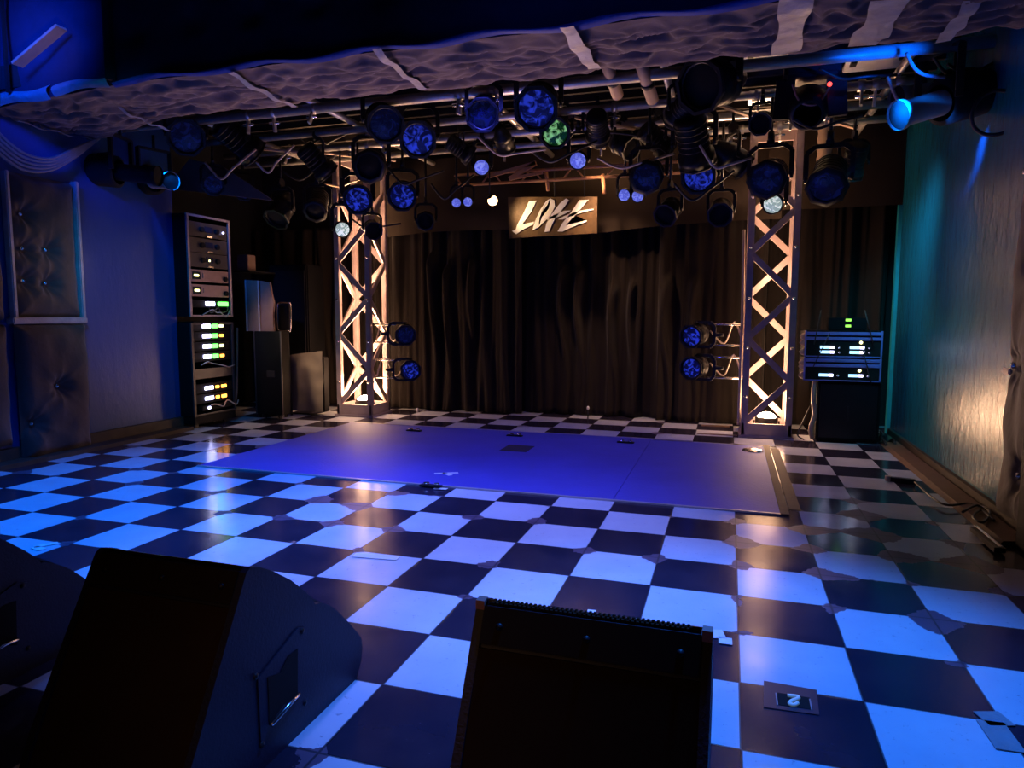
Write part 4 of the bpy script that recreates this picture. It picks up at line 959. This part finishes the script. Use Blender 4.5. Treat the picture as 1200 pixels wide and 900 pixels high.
# ------------------------------------------------------------------ lights
def add_light(kind, loc, energy, color, aim=None, size=.1, angle=60, blend=.5, name='light'):
    d = bpy.data.lights.new(name, kind); d.energy = energy; d.color = color
    if kind == 'SPOT': d.spot_size = R(angle); d.spot_blend = blend; d.shadow_soft_size = size
    elif kind == 'POINT': d.shadow_soft_size = size
    elif kind == 'AREA': d.size = size
    o = bpy.data.objects.new(name, d); COL.objects.link(o); o.location = Vector(loc)*U
    if aim is not None: o.rotation_euler = (Vector(aim)-Vector(loc)).to_track_quat('-Z', 'Y').to_euler()
    return o
WARM = (1., .56, .32)
add_light('SPOT', (-9, -.3, 9.6), 640, (.0, .15, 1.), (-9.6, .8, 0), .12, 72, .8, 'blue_wash')
add_light('SPOT', (.2, -.6, 9.6), 500, (.02, .19, 1.), (.0, -2.4, 0), .12, 56, .8, 'blue_wash')
add_light('SPOT', (-4, -.3, 9.6), 470, (.18, .24, 1.), (-3.8, .9, 0), .12, 64, .9, 'blue_wash')
add_light('SPOT', (-5, 4.75, 7.7), 150, (.08, .09, 1.), (-5, 7.2, 0), .15, 105, .9, 'mat_wash')
add_light('SPOT', (-4, 5.0, 7.2), 60, (.55, .40, 1.), (-4, 11.3, 0), .15, 75, .8, 'lavender_wash')
add_light('SPOT', (-8, -2, 8.5), 260, (.0, .34, 1.), (-15, 6.7, 3.0), .2, 27, .8, 'wall_wash')
add_light('SPOT', (-10.5, -2.0, 9.2), 850, (.0, .06, 1.), (-13.3, 2.3, 8.45), .3, 29, 1., 'fascia_blue')
add_light('SPOT', (-3, -6, 9.0), 30, (.02, .10, 1.), (-1.0, 2.2, 7.2), .05, 60, .9, 'beam_edge_blue')  # weak blue spot added to brighten the lower edge of the beam
add_light('SPOT', tuple(aty(60, 70, .3)), 8, (1., .6, .3), tuple(aty(46, 54, 2.1)), .03, 30, .8, 'batten_warm')  # warm spot added to keep the diagonal streak tan
add_light('SPOT', (3.2, 4.6, 6.9), 110, (.0, .10, 1.), (2.2, 5.8, 7.9), .05, 40, .8, 'pipe_blue')
add_light('SPOT', (2.0, 4.9, 6.9), 520, (.0, .16, 1.), tuple(aty(1064, 131, 5.6)), .05, 26, .8, 'barrel_blue')
add_light('SPOT', tuple(aty(200, 206, 6.5)+Vector((.35, -.9, .75))), 70, (.0, .17, 1.), tuple(aty(200, 206, 6.5)), .03, 44, .8, 'barrel_blue')
add_light('SPOT', (2.9, 8.6, 7.0), 75, (.06, .7, 1.), (4.05, 12.0, 3), .2, 62, .9, 'teal_wash')
add_light('SPOT', (2.4, 6.3, 7.0), 14, (.04, .3, 1.), (4.05, 8.5, 3), .2, 70, .9, 'teal_wash')
for x, y, e in ((-11.5, 11.68, 1.2), (.82, 11.7, 1.)):
    add_light('POINT', (x, y, .85), 24*e, WARM, size=.16, name='uplight')
    add_light('SPOT', (x, y, .75), 1300*e, WARM, (x+.02, y+.02, 8), .2, 40, .6, 'uplight_beam')
    for z in (2.4, 4.2, 6.2): add_light('POINT', (x, y+.2, z), 4*e, WARM, size=.12, name='tower_fill')  # extra points added up the tower to brighten its inner faces
add_light('SPOT', (1.0, 11.5, .8), 65, WARM, (4.05, 6.2, 2.0), .22, 46, .8, 'teal_wall_fill')  # separate spot added for the uplight's shine on the teal wall
add_light('SPOT', (.7, 9.7, 5.9), 25, (1., .6, .45), (4.05, 6.0, 3.6), .2, 40, .8, 'lens_spill')
add_light('SPOT', (.9, 10.9, 6.2), 60, (1., .72, .5), (.75, 9.8, 8.35), .05, 55, .7, 'panel_fill')  # additional spot, added only to brighten the white ceiling panel
ps = aty(585, 240, 11.2)
add_light('SPOT', tuple(ps), 14, (1., .62, .30), (-5.5, 12.0, 6.1), .04, 100, .8, 'sign_spot')
add_light('SPOT', (-4.0, 10.6, 7.6), 95, (1., .58, .34), (-3.6, 13.3, 3.9), .05, 60, .9, 'curtain_spot')
add_light('SPOT', (-5.5, 8.0, 1.0), 115, (1., .60, .55), (-5.3, 3.0, 8.0), .5, 112, .9, 'beam_bounce')  # unseen fill added as floor bounce under the padded beam
add_light('SPOT', (-12.5, 5.5, 4.6), 6, (1., .6, .4), (-15, 3.4, 4), .2, 55, .9, 'pad_warm')
add_light('POINT', (-3.5, 12.2, 7.4), 5, (1., .55, .3), size=.2, name='rig_warm')
add_light('SPOT', (-12.6, 7.6, 6.0), 46, (1., .6, .42), (-13.7, 10.2, 2.6), .1, 26, .8, 'recess_warm')  # warm spots added to pick out the boards and the covered amplifier
add_light('SPOT', (-13.8, 8.6, 5.6), 120, (1., .66, .42), (-12.5, 10.95, 1.2), .1, 20, .9, 'recess_warm')
add_light('SPOT', (-11.3, 11.0, 5.6), 70, WARM, (-9.0, 6.5, 8.6), .1, 95, .8, 'rig_fill')  # these upward fills are added to spread tower warmth over the rig
add_light('SPOT', (.8, 11.0, 5.6), 70, WARM, (-.6, 6.5, 8.6), .1, 95, .8, 'rig_fill')
add_light('SPOT', (-5.0, 11.4, 6.2), 30, WARM, (-5.0, 7, 8.6), .1, 100, .8, 'rig_fill')
add_light('SPOT', (1.8, 10.4, 5.2), 14, WARM, (3.2, 8.6, 0), .2, 80, .9, 'right_floor_warm')
add_light('SPOT', (-2.5, -7.5, 3.2), 5, (1., .5, .2), (-2.5, -4.6, .9), .4, 72, .9, 'audience_dim')

w = bpy.data.worlds.new('world'); scene.world = w; w.use_nodes = True
bg = w.node_tree.nodes['Background']; bg.inputs[0].default_value = (.10, .12, .3, 1); bg.inputs[1].default_value = .02
scene.view_settings.view_transform = 'Standard'
scene.view_settings.look = 'None'
scene.view_settings.exposure = 0
